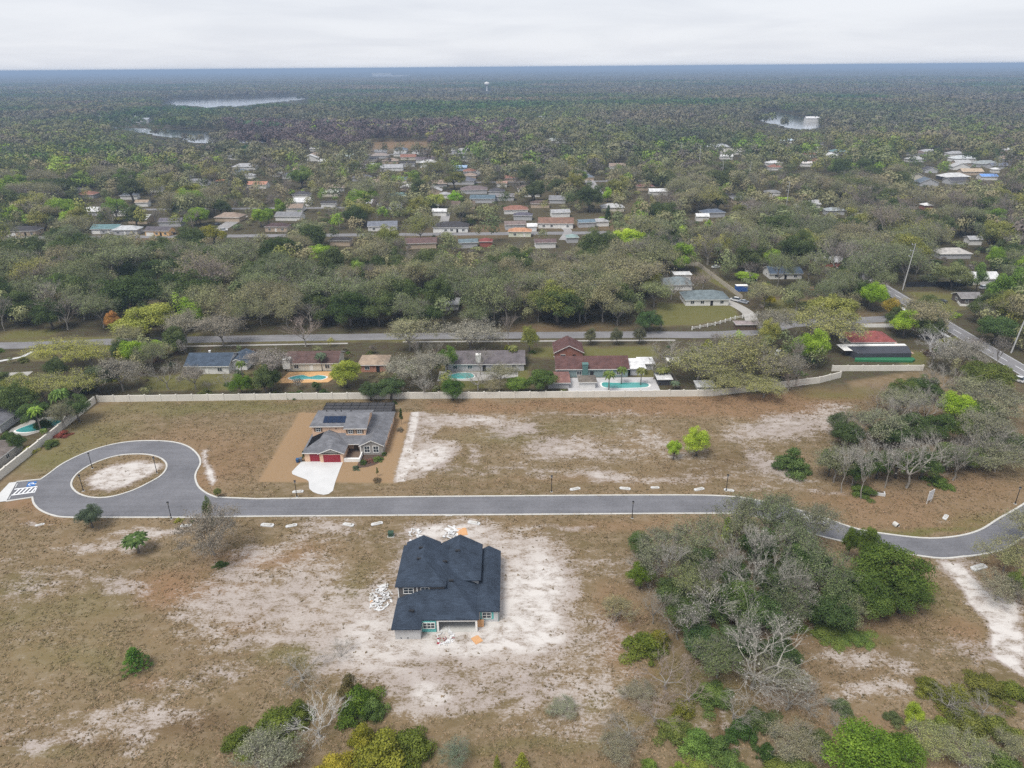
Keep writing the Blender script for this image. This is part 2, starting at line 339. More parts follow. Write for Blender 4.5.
# beyond the wall
area('forest', [(-46000, 198), (104, 196.5), (106, 206), (138, 216), (175, 130), (46000, 130), (46000, 46000), (-46000, 46000)], 1, 1.5, .2, True)
area('forest', [(-46000, -100), (-128, -100), (-127, 196), (-46000, 198)], 1, 1.2, .1, True)
for p in [[(530, 347), (660, 346), (662, 358), (640, 360), (530, 358)], [(630, 366), (668, 362), (672, 378), (640, 380)], [(655, 302), (735, 305), (742, 318), (690, 326), (655, 326)], [(694, 264), (712, 272), (742, 292), (734, 294), (705, 280)], [(905, 350), (928, 351), (925, 366), (900, 366)],
          [(905, 292), (945, 292), (965, 300), (960, 310), (925, 308)], [(115, 272), (150, 266), (150, 276), (120, 282)], [(0, 340), (90, 337), (200, 333), (200, 336), (60, 342), (0, 346)], [(20, 352), (60, 348), (60, 360), (20, 362)], [(80, 342), (330, 336), (420, 336), (420, 341), (220, 343), (90, 350)], [(140, 376), (250, 372), (262, 390), (150, 391)],
          [(440, 366), (530, 366), (530, 388), (440, 390)], [(0, 330), (60, 329), (60, 336), (0, 340)], [(790, 186), (830, 180), (850, 190), (800, 200)], [(760, 300), (850, 300), (850, 318), (770, 318)], [(1000, 160), (1024, 158), (1024, 170), (1000, 172)]]:
    area('green', p, .95, 1.2, .4)
for b in [(560, 330, 60, 7, .5), (500, 228, 60, 4, .5), (150, 238, 60, 4, .4), (600, 225, 40, 6, .5), (810, 305, 50, 8, .5), (870, 320, 40, 8, .5), (300, 378, 40, 8, .5), (510, 380, 30, 6, .5), (990, 375, 20, 14, .5), (400, 145, 60, 4, .9), (450, 236, 80, 4, .4)]: blob('rust', *b)
for b in [(375, 150, 20, 3, .6), (640, 200, 100, 20, .15)]: blob('sand', *b)

nv = XX.size; ny, nx = XX.shape
gm = bpy.data.meshes.new('ground'); gm.vertices.add(nv)
gm.vertices.foreach_set('co', np.stack([XX, YY, np.zeros_like(XX)], -1).astype(np.float32).ravel())
ii = (np.arange(ny-1)[:, None]*nx+np.arange(nx-1)[None]).ravel(); q = np.stack([ii, ii+1, ii+1+nx, ii+nx], -1).astype(np.int32)
gm.loops.add(q.size); gm.loops.foreach_set('vertex_index', q.ravel()); gm.polygons.add(len(q)); gm.polygons.foreach_set('loop_start', np.arange(0, q.size, 4, dtype=np.int32))
gm.update()
for nm, ks in (('ga', ('sand', 'green', 'rust')), ('gb', ('dark', 'forest', 'sod'))):
    a = gm.attributes.new(nm, 'FLOAT_COLOR', 'POINT')
    a.data.foreach_set('color', np.stack([AT[k] for k in ks]+[np.ones_like(XX)], -1).astype(np.float32).ravel())
m, nt, b, nn, ln = newmat('dry_field_ground')
co = nn.new('ShaderNodeNewGeometry').outputs['Position']
def sep(nm):
    a = nn.new('ShaderNodeAttribute'); a.attribute_name = nm; s_ = nn.new('ShaderNodeSeparateColor'); ln.new(a.outputs['Color'], s_.inputs[0]); return s_.outputs
sand, green, rust = sep('ga')[:3]; dark, forest, sod = sep('gb')[:3]
mpg = nn.new('ShaderNodeMapping'); ln.new(co, mpg.inputs[0]); mpg.inputs['Scale'].default_value = (.75, 1.25, 1)
nb = noise(nt, co, .045, 4); nm_ = noise(nt, mpg.outputs[0], .42, 6, .62, .3); nf = noise(nt, mpg.outputs[0], 2.1, 4, .65); nff = noise(nt, co, 5.5, 2, .6)
g = mixc(nt, rng(nt, nb, .36, .64), (.195, .14, .08), (.14, .107, .055))
g = mixc(nt, rng(nt, nm_, .4, .68), g, (.225, .172, .112))
g = mixc(nt, math_(nt, 'MULTIPLY', rust, rng(nt, nm_, .2, .6, .45, 1)), g, (.235, .142, .08))
g = mixc(nt, math_(nt, 'MULTIPLY', green, rng(nt, nf, .25, .6, .35, .9)), g, (.108, .118, .03))
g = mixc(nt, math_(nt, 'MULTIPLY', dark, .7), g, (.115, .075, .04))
g = mixc(nt, sod, g, mixc(nt, nf, (.32, .215, .125), (.255, .17, .095)))
fo = mixc(nt, rng(nt, nm_, .35, .65), (.055, .043, .03), (.06, .062, .03))
g = mixc(nt, math_(nt, 'MULTIPLY', math_(nt, 'MULTIPLY', forest, .9), math_(nt, 'SUBTRACT', 1., math_(nt, 'MAXIMUM', math_(nt, 'MAXIMUM', green, rust), sand))), g, fo)
val = math_(nt, 'ADD', math_(nt, 'MULTIPLY', nf, .6), math_(nt, 'MULTIPLY', nff, .4))
g = mixc(nt, rng(nt, val, .55, .7, 0, .45), g, (.31, .245, .17)); g = mixc(nt, rng(nt, val, .34, .48, .42, 0), g, (.085, .065, .04))              # dark tufts and litter
sm = math_(nt, 'ADD', math_(nt, 'MULTIPLY', sand, .62), math_(nt, 'ADD', math_(nt, 'MULTIPLY', math_(nt, 'SUBTRACT', nm_, .5), 1.15), math_(nt, 'ADD', math_(nt, 'MULTIPLY', math_(nt, 'SUBTRACT', nf, .5), 1.15), math_(nt, 'MULTIPLY', math_(nt, 'SUBTRACT', nff, .5), .8))))
sf = math_(nt, 'MULTIPLY', rng(nt, sm, .2, .58), rng(nt, sand, .03, .25))
sc_ = mixc(nt, rng(nt, nb, .35, .65), (.405, .36, .325), (.335, .288, .262)); sc_ = mixc(nt, rng(nt, sand, .82, 1), sc_, (.55, .52, .49))
sc_ = mixc(nt, rng(nt, nm_, .34, .6, .6, 0), sc_, (.29, .24, .21))
speck = math_(nt, 'MULTIPLY', rng(nt, nff, .56, .66, 0, .75), rng(nt, nm_, .4, .6, .12, 1))
sc_ = mixc(nt, math_(nt, 'MULTIPLY', speck, rng(nt, sand, 1., .8)), sc_, (.2, .15, .11))
g = mixc(nt, sf, g, sc_)
ln.new(g, b.inputs['Base Color']); b.inputs['Roughness'].default_value = 1; b.inputs['Specular IOR Level'].default_value = .1
bp = nn.new('ShaderNodeBump'); bp.inputs['Strength'].default_value = .6; bp.inputs['Distance'].default_value = .12
ln.new(val, bp.inputs['Height']); ln.new(bp.outputs[0], b.inputs['Normal'])
gm.materials.append(m); struct(obj('ground', gm))

# dry tufts standing on the lots
n = 120000; tx = N.uniform(-120, 125, n); ty = 66+129*N.random(n)**1.35; ix = np.clip(np.searchsorted(GX, tx), 0, nx-1); iy = np.clip(np.searchsorted(GY, ty), 0, ny-1)
sv, dv, gv, rv = (AT[k][iy, ix] for k in ('sand', 'sod', 'green', 'rust')); cl = fbm(tx, ty, .35, 61, 3)
TUFT_OK = (N.random(n) < np.clip(1.2-1.45*sv, .025, 1)*np.clip((cl-.3)*4, .15, 1)) & (dv < .3) & (sv < .985)
TUFT = (tx, ty, sv, gv, rv, cl, AT['dark'][iy, ix])

# ------------------------------------------------------------------ roads and paving
def asphalt(name, c, spots=.27):
    m, nt, b, nn, ln = newmat(name); co = nn.new('ShaderNodeNewGeometry').outputs['Position']
    a = noise(nt, co, .12, 5, .6); f = noise(nt, co, 1.7, 5, .6); mp = nn.new('ShaderNodeMapping'); ln.new(co, mp.inputs[0]); mp.inputs['Scale'].default_value = (.03, .9, 1)
    st = noise(nt, mp.outputs[0], 1, 4)
    k = rng(nt, math_(nt, 'ADD', math_(nt, 'ADD', math_(nt, 'MULTIPLY', a, .45), math_(nt, 'MULTIPLY', f, .3)), math_(nt, 'MULTIPLY', st, .25)), .35, .65, 1-spots, 1+spots, False)
    cc = nn.new('ShaderNodeCombineColor'); [ln.new(k, cc.inputs[i]) for i in range(3)]
    ln.new(mixc(nt, 1., c, cc.outputs[0], 'MULTIPLY'), b.inputs['Base Color']); b.inputs['Roughness'].default_value = .92; b.inputs['Specular IOR Level'].default_value = .25
    return m
ASPH = asphalt('lane_asphalt', (.15, .15, .162)); ASPH2 = asphalt('old_road_asphalt', (.2, .195, .2))
stubT = [W(16, 482.3), W(41, 479.8)]
loop = [W(*p) for p in [(41, 479.8), (49.4, 474), (64.4, 463.3), (86, 453), (107.4, 446), (129, 442.2), (150.4, 441.2), (172, 442.4), (187, 446.8), (196.6, 454.7), (199.6, 463), (195.5, 472), (194.4, 478.3), (197.6, 487), (206, 493.8), (216, 497.9)]]
rt_top = [W(256, 499.5), W(400, 497.6), W(512, 496.6), W(640, 495.8), W(724, 496.6), W(768, 503), W(815.5, 515.5), W(850, 527.5), W(875, 533), W(923, 538.7), W(955, 537.3), W(980, 531), W(1000, 519), W(1024, 505), W(1060, 480)]
rt_bot = [W(1060, 520), W(1024, 536), W(1005, 548), W(980, 554), W(963, 556), W(933, 557.2), W(868, 546), W(818, 535), W(783, 522), W(745, 514.5), W(700, 513), W(512, 514.2), W(256, 516), W(206, 517)]
botl = [W(75, 517), W(58, 516), W(43, 510.8), W(35.4, 504), W(33.3, 496.8)]
stubB = [W(33.3, 496.8), W(6.4, 501)]
top_line = stubT[:1]+smooth_line(loop, n=5)+smooth_line(rt_top, n=5)
bot_line = smooth_line(rt_bot, n=5)+smooth_line(botl, n=5)+stubB[1:]
outer = top_line+bot_line
isl = smooth_line([W(a/4.655, 430+c/4.655) for a, c in [(327, 255), (345, 215), (390, 178), (450, 148), (530, 122), (600, 112), (680, 112), (740, 125), (775, 150), (778, 180), (750, 215), (690, 250), (620, 283), (540, 308), (470, 318), (400, 312), (350, 290)]], True, 5)
flat('road', outer, .03, ASPH, [isl])
kb = MB(); ribbon(kb, top_line, 0, .42, .0, .13); ribbon(kb, bot_line, 0, .42, 0, .13); struct(kb.build('kerb', CONC))
kb = MB(); ribbon(kb, isl, -.42, 0, 0, .13, True); struct(kb.build('island_kerb', CONC))
flat('driveway', [(-54.1, 158.45), (-55.2, 153.6), (-54.8, 152.4), (-53.2, 151.3), (-50.6, 149.8), (-49.8, 148.9), (-49.4, 147.6), (-48.8, 145.6), (-47.6, 144.2), (-46.2, 143.3), (-44.7, 142.85), (-43.6, 143.2), (-42.9, 144.6), (-43.2, 148.3), (-43.4, 155.4), (-43.4, 158.45)], .05, WHITEC)
sb = [np.array(W(*p)) for p in [(17, 482.2), (41, 479.8), (33.3, 496.8), (6.8, 500.8)]]
def stub(s, t): p = (sb[0]*(1-s)+sb[1]*s)*(1-t)+(sb[3]*(1-s)+sb[2]*s)*t; return float(p[0]), float(p[1])
flat('sidewalk', [W(-30, 497), W(0, 493), W(9.5, 483), W(17, 482), W(6.4, 501.4), W(-30, 506)], .1, WHITEC)
mk = MB()
def quad(mb, a, z, mi=0): mb.poly([(*stub(*p), z) for p in a], mi)
quad(mk, [(.06, .38), (.98, .38), (.98, .43), (.06, .43)], .042); quad(mk, [(.06, .7), (.98, .7), (.98, .75), (.06, .75)], .042); quad(mk, [(.95, .431), (.99, .431), (.99, .699), (.95, .699)], .042)
for k in range(5):
    s = .1+k*.175; quad(mk, [(s, .695), (s+.07, .695), (s+.19, .435), (s+.12, .435)], .042)
quad(mk, [(.5, .07), (.86, .07), (.86, .35), (.5, .35)], .04, 1)
sx, sy = stub(.68, .21); ring = [(sx+.62*math.cos(a)-.1, sy+.62*math.sin(a)) for a in np.linspace(.3, 5.2, 14)]
for a, c in zip(ring[:-1], ring[1:]):
    k = .68; mk.poly([(*a, .046), (*c, .046), (sx-.1+(c[0]-sx+.1)*k, sy+(c[1]-sy)*k, .046), (sx-.1+(a[0]-sx+.1)*k, sy+(a[1]-sy)*k, .046)])
mk.poly([(sx-.1, sy, .05), (sx+.9, sy-.1, .05), (sx+.9, sy+.12, .05), (sx-.1, sy+.22, .05)]); mk.poly([(sx+.95+.2*math.cos(a), sy+.05+.2*math.sin(a), .05) for a in np.linspace(0, 6.28, 9)[:-1]])
struct(mk.build('road_markings', [WHITEP, BLUEP]))
for (s0, t0, t1), where in (((.07, .1, .32), 'beside the blue painted bay'), ((.07, .8, .97), 'below the striped white aisle')):
    (ax, ay), (bx, by) = stub(s0, t0), stub(s0, t1); d = Vector((bx-ax, by-ay, 0)); L = d.length
    mb = MB(); mb.poly([(0, -.12, 0), (L, -.12, 0), (L, -.08, .14), (0, -.08, .14)]); mb.poly([(L, .12, 0), (0, .12, 0), (0, .08, .14), (L, .08, .14)]); mb.poly([(0, -.08, .14), (L, -.08, .14), (L, .08, .14), (0, .08, .14)])
    mb.poly([(0, .12, 0), (0, -.12, 0), (0, -.08, .14), (0, .08, .14)]); mb.poly([(L, -.12, 0), (L, .12, 0), (L, .08, .14), (L, -.08, .14)])
    o = mb.build('wheel_stop', WHITEC); o.location = (ax, ay, .045); o.rotation_euler = (0, 0, math.atan2(d.y, d.x)); tag(o, 'white concrete wheel stop in the parking bay, '+where, 'wheel stop', 'wheel stops in the parking bays')
def strip(name, line, w, z, m):
    mb = MB(); P = [np.array(p) for p in line]
    for i in range(len(P)-1):
        r = []
        for j in (i, i+1):
            a, c = P[max(j-1, 0)], P[min(j+1, len(P)-1)]; d = (c-a)/np.linalg.norm(c-a); n_ = np.array((-d[1], d[0]))*w/2; r.append((P[j]-n_, P[j]+n_))
        mb.poly([(*r[0][0], z), (*r[1][0], z), (*r[1][1], z), (*r[0][1], z)])
    return struct(mb.build(name, m))
strip('back_street', smooth_line([(-420, 240), (-200, 244), (-150, 247.5), (-110, 249.5), (-40, 251), (40, 251), (80, 250.5), (100, 257), (112, 262), (160, 268)]), 7, .03, ASPH2)
strip('side_street', smooth_line([(-190, 247), (-200, 235), (-212, 222), (-240, 205)]), 7, .034, ASPH2)
strip('driveway', [W(-40, 378), W(30, 374)], 4.5, .03, mat('old_concrete', (.36, .345, .32), .9, .15, .4, 5))
OLDC = _M['old_concrete']
strip('footpath', [(-40, 245.2), (60, 244.6)], 1.3, .032, OLDC)
strip('footpath', [(-130, 242), (-60, 244)], 1.3, .032, OLDC)
strip('footpath', [W(-5, 362), W(22, 357), W(36, 350)], 1.6, .035, WHITEC)
strip('side_road', [(167.5, -60), (167.5, 225), (167.8, 300), (170, 420), (172, 900)], 7.2, .03, ASPH2)
mk = MB()
for y in range(150, 420, 9): mk.box(167.4, 167.6, y, y+5, .034, .037)
mk.box(164.3, 164.42, 120, 420, .034, .037); mk.box(170.6, 170.72, 120, 420, .034, .037); struct(mk.build('road_markings', WHITEP))
strip('footpath', [(161, 245), (161.4, 300), (163, 380)], 1.5, .03, WHITEC)
strip('driveway', smooth_line([W(870, 333), W(890, 345), W(905, 354)]), 7, .034, simple('pink_paver_drive', (.47, .32, .26)))
strip('driveway', [W(862, 325.5), W(900, 325.5)], 4.5, .03, OLDC)
strip('driveway', smooth_line([W(722, 300), W(735, 305), W(748, 313), W(752, 322)]), 5, .034, OLDC)
for y0, x0, x1, w, nm in ((428, -420, 60, 8, 'street'), (520, -330, -110, 7, 'street'), (640, -120, 120, 7, 'street'), (865, -420, 200, 8, 'street')):
    strip(nm, [(x0, y0), (x1, y0+2)], w, .03, ASPH2)
for l, w in (([W(205, 236), W(222, 228), W(242, 216)], 9), ([W(600, 196), W(592, 185), W(583, 172), W(578, 165)], 9), ([W(470, 178), W(484, 168)], 8), ([W(563, 240), W(568, 231), W(560, 226)], 5), ([W(443, 226), W(447, 210)], 6)):
    strip('street', smooth_line(l), w, .034, asphalt('pale_street', (.28, .27, .265)) if 'pale_street' not in bpy.data.materials else bpy.data.materials['pale_street'])
LAKES = []
wm, nt, b, nn, ln = newmat('lake_water'); b.inputs['Base Color'].default_value = (.82, .84, .87, 1); b.inputs['Roughness'].default_value = .14; b.inputs['Metallic'].default_value = 1.
for nm, p in (('lake', [(160, 104), (175, 100), (205, 99), (255, 98), (290, 96), (312, 96.5), (300, 100), (262, 104.5), (235, 107), (205, 108), (178, 106)]),
              ('pond', [(110, 127), (140, 128.5), (190, 130.5), (240, 134), (275, 138), (262, 143), (225, 143), (195, 143), (170, 138), (140, 133)]),
              ('pond', [(750, 114), (775, 112), (800, 117), (822, 121), (818, 128), (800, 130), (775, 125), (755, 119)]), ('pond', [(255, 136), (272, 137), (285, 141), (262, 142)])):
    flat(nm, smooth_line([W(*q) for q in p], True, 4), .2, wm); LAKES.append([W(*q) for q in p])

# ------------------------------------------------------------------ the peach house
PEACH = (.66, .45, .31); SLATE = (.15, .152, .165)
hA = empty('house', -53.1, 158.5, 0, 0, 'two-storey peach house with red garage doors and grey roof above a white driveway', 'house')
rf = MB()
rG = Roof(-.5, 10.4, -.5, 11, 2.75, (.45, .45, .45, None)).add(rf, .2, 1); rGg = Roof(3.6, 10.42, -1., 4.5, 2.78, (.42, .42, None, None)).add(rf, .2, 1)
rM = Roof(-.48, 19.9, 4, 23, 2.8, (.38, .4, .4, .4)).add(rf, .2, 1); rS = Roof(13.3, 19.92, 2.8, 9.5, 2.82, (.5, .5, None, None)).add(rf, .2, 1)
rU = Roof(-.1, 15.1, 7.1, 16.8, 6.4, (.34, None, .34, .34)).add(rf, .2, 1); Roof(9, 15.1, 6.3, 7.1, 6.128, (None, None, .34, None)).add(rf, .2, 1)
rfo = rf.build('roof', [ROOF, TRIM], hA, SLATE)
for x, y in ((3, 14.2), (5.2, 15), (7, 13.8), (9.5, 14.4)): MB().tube([(x, y, rU.h(x, y)-.1), (x, y, rU.h(x, y)+.45)], .14, 7).build('roof_vent', DARK, rfo)
wl = MB(); wallbox(wl, 0, 9.9, 0, 9, 0, 2.6); wallbox(wl, 0, 19.4, 6.5, 22.5, 0, 2.6); wallbox(wl, .4, 14.6, 7.6, 16.3, 2.6, 6.2, rU); wallbox(wl, 9.4, 14.58, 6.8, 7.6, 3.5, 6.1)
wallbox(wl, 4.1, 9.92, -.45, 3, 0, 2.6, rGg)
wl.build('wall', WALL, hA, PEACH)
sw = MB(); wallbox(sw, 13.8, 19.42, 3.3, 7, 0, 2.6, rS); sw.build('stone_wall', STONE, hA)
sw = MB(); panel(sw, *on_side('f', 4.1, 9.92, -.45, 3), .12, 5.7, 2.35, 2.7, .003, .05); sw.poly([(4.3, -.5, 2.7), (9.7, -.5, 2.7), (7, -.5, 3.85)]); sw.build('gable_stone', STONE, hA)
fg = on_side('f', 4.1, 9.92, -.45, 3); slab(hA, 'garage_door', fg, .75, 5.1, .02, 2.2, .04, REDDOOR); slab(hA, 'garage_door', on_side('f', 0, 9.9, 0, 9), 1.3, 3.75, .02, 2.2, .04, REDDOOR)
fu = on_side('f', .4, 14.6, 7.6, 16.3)
SHUT = simple('brown_shutter', (.13, .09, .06))
for fc, s, z in ((fu, 1.1, 4.75), (on_side('f', 9.4, 14.58, 6.8, 7.6), .7, 4.5), (on_side('f', 9.4, 14.58, 6.8, 7.6), 3.1, 4.5)):
    window(hA, fc, s, z, 1.1, 1., TRIM, 2, 2, .1)
    for a in (s-.55, s+1.22): slab(hA, 'shutter', fc, a, a+.38, z-.05, z+1.05, .05, SHUT)
fs = on_side('f', 13.8, 19.42, 3.3, 7)
for s in (.9, 3.2): window(hA, fs, s, .8, 1.3, 1.7, TRIM, 2, 2, .16)
for s in (6.2, 8.2): slab(hA, 'wall_vent', fu, s, s+.3, 5.35, 5.65, .05, DARK)
door(hA, on_side('f', 0, 19.4, 6.5, 22.5), 11.2, 1.1, 2.1, WOOD)
fr = on_side('r', 0, 19.4, 6.5, 22.5)
for s in (3, 8, 12.5): window(hA, fr, s, 1, 1.1, 1.2)
MB().box(13.25, 13.65, 4.2, 4.6, 0, 2.6).build('porch_column', TRIM, hA)
MB().box(9.95, 13.75, .2, 6.45, 0, .06).build('porch_floor', simple('brown_paver', (.16, .115, .085)), hA)
MB().box(9.95, 14.1, -.35, .2, 0, .95).box(13.8, 14.12, .2, 3.25, 0, .95).build('porch_wall', TRIM, hA)
for k in range(5):
    sp = MB(); x0 = 3.3+k*1.17; y0, y1 = 8.3, 10.6; z = lambda y: rU.h(7, y)
    for za, zb in ((.06, .12),): sp.poly([(x0, y0, z(y0)+zb), (x0+1.08, y0, z(y0)+zb), (x0+1.08, y1, z(y1)+zb), (x0, y1, z(y1)+zb)]).poly([(x0, y0, z(y0)+za), (x0+1.08, y0, z(y0)+za), (x0+1.08, y0, z(y0)+zb), (x0, y0, z(y0)+zb)])
    sp.build('solar_panel', mat('solar_cells', (.006, .018, .05), .45, .1, spec=.25), rfo)
mm = MB(); zz = lambda x, y: rG.h(x, y)+.05
mm.poly([(x, y, zz(x, y)) for x, y in ((.2, 1.7), (3.2, 4.4), (3.6, 8), (1.2, 8), (.2, 7.5))][::1]); mm.build('pool_heater_mat', mat('black_rubber_mat', (.012, .012, .014), 1., .1, spec=.05), rfo)
SCR, nt, b, nn, ln = newmat('insect_screen'); b.inputs['Base Color'].default_value = (.05, .05, .055, 1); b.inputs['Alpha'].default_value = .8; b.inputs['Roughness'].default_value = .9
sc = MB(); sc.poly([(-1, 22.9, 2.95), (18.8, 22.9, 2.95), (18.8, 29, 2.8), (-1, 29, 2.8)]); sc.poly([(-1, 22.9, 0), (-1, 22.9, 2.95), (-1, 29, 2.8), (-1, 29, 0)]); sc.poly([(18.8, 22.9, 0), (18.8, 29, 0), (18.8, 29, 2.8), (18.8, 22.9, 2.95)]); sc.poly([(-1, 29, 0), (-1, 29, 2.8), (18.8, 29, 2.8), (18.8, 29, 0)])
sco = sc.build('pool_screen', SCR, hA)
fm = MB()
for k in range(9): x = -1+k*2.475; fm.box(x-.05, x+.05, 22.95, 29, 2.86, 2.98); fm.box(x-.05, x+.05, 28.93, 29.05, 0, 2.9)
for y in (25, 27, 29): fm.box(-1, 18.8, y-.05, y+.05, 2.9, 2.985)
fm.build('screen_frame', DARK, sco)
MB().box(-.9, 18.7, 22.7, 28.9, 0, .05).build('patio_floor', simple('patio_grey', (.2, .195, .19)), hA)
# the small brown mulch bed in front
flat('garden_bed', smooth_line([(-39.2, 155.8), (-37.2, 155.4), (-34.4, 157.2), (-33.4, 160.2), (-33.6, 161.7), (-39, 161.7), (-39.4, 158)], True, 4), .02, simple('bark_mulch', (.085, .055, .04)))

# ------------------------------------------------------------------ the unfinished dark-roofed house
OX, OY = -21.2, 95.9
hB = empty('house', OX, OY, 0, 0, 'unfinished house with dark slate-blue hipped roof standing in bare pale sand', 'house')
def L(x0, x1, y0, y1): return x0-OX, x1-OX, y0-OY, y1-OY
rf = MB(); NAVY = (.033, .046, .068)
rM = Roof(*L(-18.4, -6.2, 97.78, 115.2), 2.93, (1.25, .505, .36, .9)).add(rf); Roof(*L(-21.35, -6.25, 97.8, 109), 2.9, (.42, .505, .36, None)).add(rf); rL = Roof(*L(-21.4, -16.2, 95.6, 102), 2.82, (.4, .4, .4, None)).add(rf)
rU = Roof(*L(-21.6, -12.3, 103.1, 115.4), 5.85, (.56, .56, .5, .8)).add(rf); rF = Roof(*L(-21.2, -14.4, 111, 117), 5.4, (.5, .5, None, None)).add(rf); rG = Roof(*L(-15, -6.1, 106.3, 117.2), 4.6, (.55, .55, .6, None)).add(rf); rR = Roof(*L(-7.3, -2.5, 100, 117.4), 2.78, (.55, .55, .45, None)).add(rf)
rfo = rf.build('roof', ROOF, hB, NAVY)
for x, y, r in ((-17.6, 111.5, rU), (-17.6, 108.2, rU), (-13, 109.5, rM), (-10.7, 112, rG), (-18.2, 99.2, rL), (-11.5, 105, rM)):
    x -= OX; y -= OY; z = r.h(x, y); MB().box(x-.45, x+.45, y-.2, y+.2, z-.1, z+.22).build('roof_vent', DARK, rfo)
GREYW = simple('bare_block_wall', (.46, .46, .46)); SHEATH = simple('dark_sheathing', (.11, .10, .095))
wl = MB(); wallbox(wl, *L(-20.9, -16.4, 96.2, 106), 0, 2.7, rL); wallbox(wl, *L(-20.9, -13.8, 98.3, 115.5), 0, 2.7); wallbox(wl, *L(-16.38, -13.8, 97.95, 98.28), 0, 2.7); wallbox(wl, *L(-14, -6.5, 101.6, 114.8), 0, 2.7); wallbox(wl, *L(-6.55, -2.85, 100.4, 117), 0, 2.7, rR); wallbox(wl, *L(-14.5, -6.6, 107, 116.6), 2.6, 4.6, rG)
wl.build('wall', GREYW, hB)
uw = MB(); wallbox(uw, *L(-21.2, -12.7, 103.5, 115), 2.6, 5.7, rU); wallbox(uw, *L(-20.8, -14.8, 112, 116.6), 2.6, 5.2, rF); uw.build('upper_wall', SHEATH, hB)
f = on_side('f', *L(-16.38, -13.8, 97.95, 98.3)); slab(hB, 'house_wrap', f, .02, 2.56, .02, 2.6, .03, TEAL); f2 = ((f[0][0], f[0][1]-.04), f[1], f[2]); window(hB, f2, .28, .95, 2., 1.15, TRIM, 3, 2, .1)
f = on_side('f', *L(-6.55, -2.85, 100.4, 117)); slab(hB, 'house_wrap', f, .5, 2.9, .6, 2.55, .03, TEAL); f2 = ((f[0][0], f[0][1]-.04), f[1], f[2]); window(hB, f2, .9, .95, 1.5, 1.2, TRIM, 2, 2, .1)
slab(hB, 'house_wrap', on_side('r', *L(-6.55, -2.85, 100.4, 117)), 0, .6, 0, 2.55, .03, TEAL)
f = on_side('f', *L(-21.2, -12.7, 103.5, 115)); window(hB, f, 1.1, 4.05, 1.7, 1.15, TRIM, 2, 2, .12); window(hB, f, 4.3, 4.8, 1.4, .5, TRIM, 2, 1, .1); slab(hB, 'corner_board', f, 0, .18, 2.6, 5.5, .06, TRIM); slab(hB, 'corner_board', f, 3.45, 3.63, 3.6, 5.5, .06, TRIM)
slab(hB, 'fascia', f, .2, 8.5, 5.45, 5.6, .07, TRIM)
x0, x1, y0, y1 = L(-13.7, -6.5, 97.95, 101.6)
MB().box(x0, x1, y0, y0+.3, 2.3, 2.62).box(x0, x0+.35, y0, y0+.35, 0, 2.3).box(x1-.35, x1, y0, y0+.35, 0, 2.3).build('porch_frame', TRIM, hB)
MB().box(x0, x1, y0-.1, y1, 0, .1).build('porch_floor', CONC, hB)
slab(hB, 'door', on_side('f', *L(-14, -6.5, 101.6, 114.8)), 2.5, 4.9, .1, 2.2, .04, GLASS)
slab(hB, 'door', on_side('r', *L(-6.55, -2.85, 100.4, 117)), 6, 7, .1, 2.1, .05, PLY)
f = on_side('f', *L(-20.9, -16.4, 96.2, 106))
for s in (.9, 2.1): slab(hB, 'wall_vent', f, s, s+.25, .25, .4, .05, DARK)
# scrap and sheets lying about
def scrap(name, x, y, n, r, sizes, m, hmax=.5, seed=1):
    rr = random.Random(seed); mb = MB()
    for i in range(n):
        a = rr.random()*6.28; d = r*math.sqrt(rr.random()); cx, cy = x+d*math.cos(a)*.8, y+d*math.sin(a)*1.3; cz = .05+hmax*(1-d/r)*rr.random()
        w, l = rr.uniform(*sizes)*.4, rr.uniform(*sizes); t = rr.random()*3.14; Mx = Matrix.Translation((cx, cy, cz)) @ Matrix.Rotation(t, 4, 'Z') @ Matrix.Rotation(rr.uniform(-.35, .35), 4, 'X') @ Matrix.Rotation(rr.uniform(-.3, .3), 4, 'Y')
        v = [tuple(Mx @ Vector(q)) for q in ((-l/2, -w/2, 0), (l/2, -w/2, 0), (l/2, w/2, 0), (-l/2, w/2, 0), (-l/2, -w/2, .05), (l/2, -w/2, .05), (l/2, w/2, .05), (-l/2, w/2, .05))]
        k = len(mb.v); mb.v += v; mb.f += [tuple(k+j for j in q) for q in ((3, 2, 1, 0), (4, 5, 6, 7), (0, 1, 5, 4), (1, 2, 6, 5), (2, 3, 7, 6), (3, 0, 4, 7))]; mb.mi += [0 if rr.random() < .85 else 1]*6
    return tag(mb.build(name, m), kind='stuff')
GREYS = simple('grey_scrap', (.4, .38, .35))
x, y = W(381, 597); tag(scrap('rubble', x, y, 130, 2.9, (.2, 1.1), [SHEET, GREYS], .7, 3), 'heap of white wrapping and board scraps left of the unfinished house', 'debris')
x, y = W(445, 637.5); tag(scrap('rubble', x, y, 46, 1.9, (.2, .9), [SHEET, REDDOOR], .3, 5), 'white scraps strewn before the rear porch of the unfinished house', 'debris')
x, y = W(452, 534); tag(scrap('rubble', x, y, 30, 2.2, (.3, 1.6), [SHEET, GREYS], .3, 8), 'pale offcuts on white sand at the street side of the unfinished house', 'debris')
x, y = W(400, 536); tag(scrap('rubble', x+3, y, 26, 2.0, (.3, 1.6), [SHEET, GREYS], .3, 18), 'loose grey sheets by the far corner of the unfinished house', 'debris')
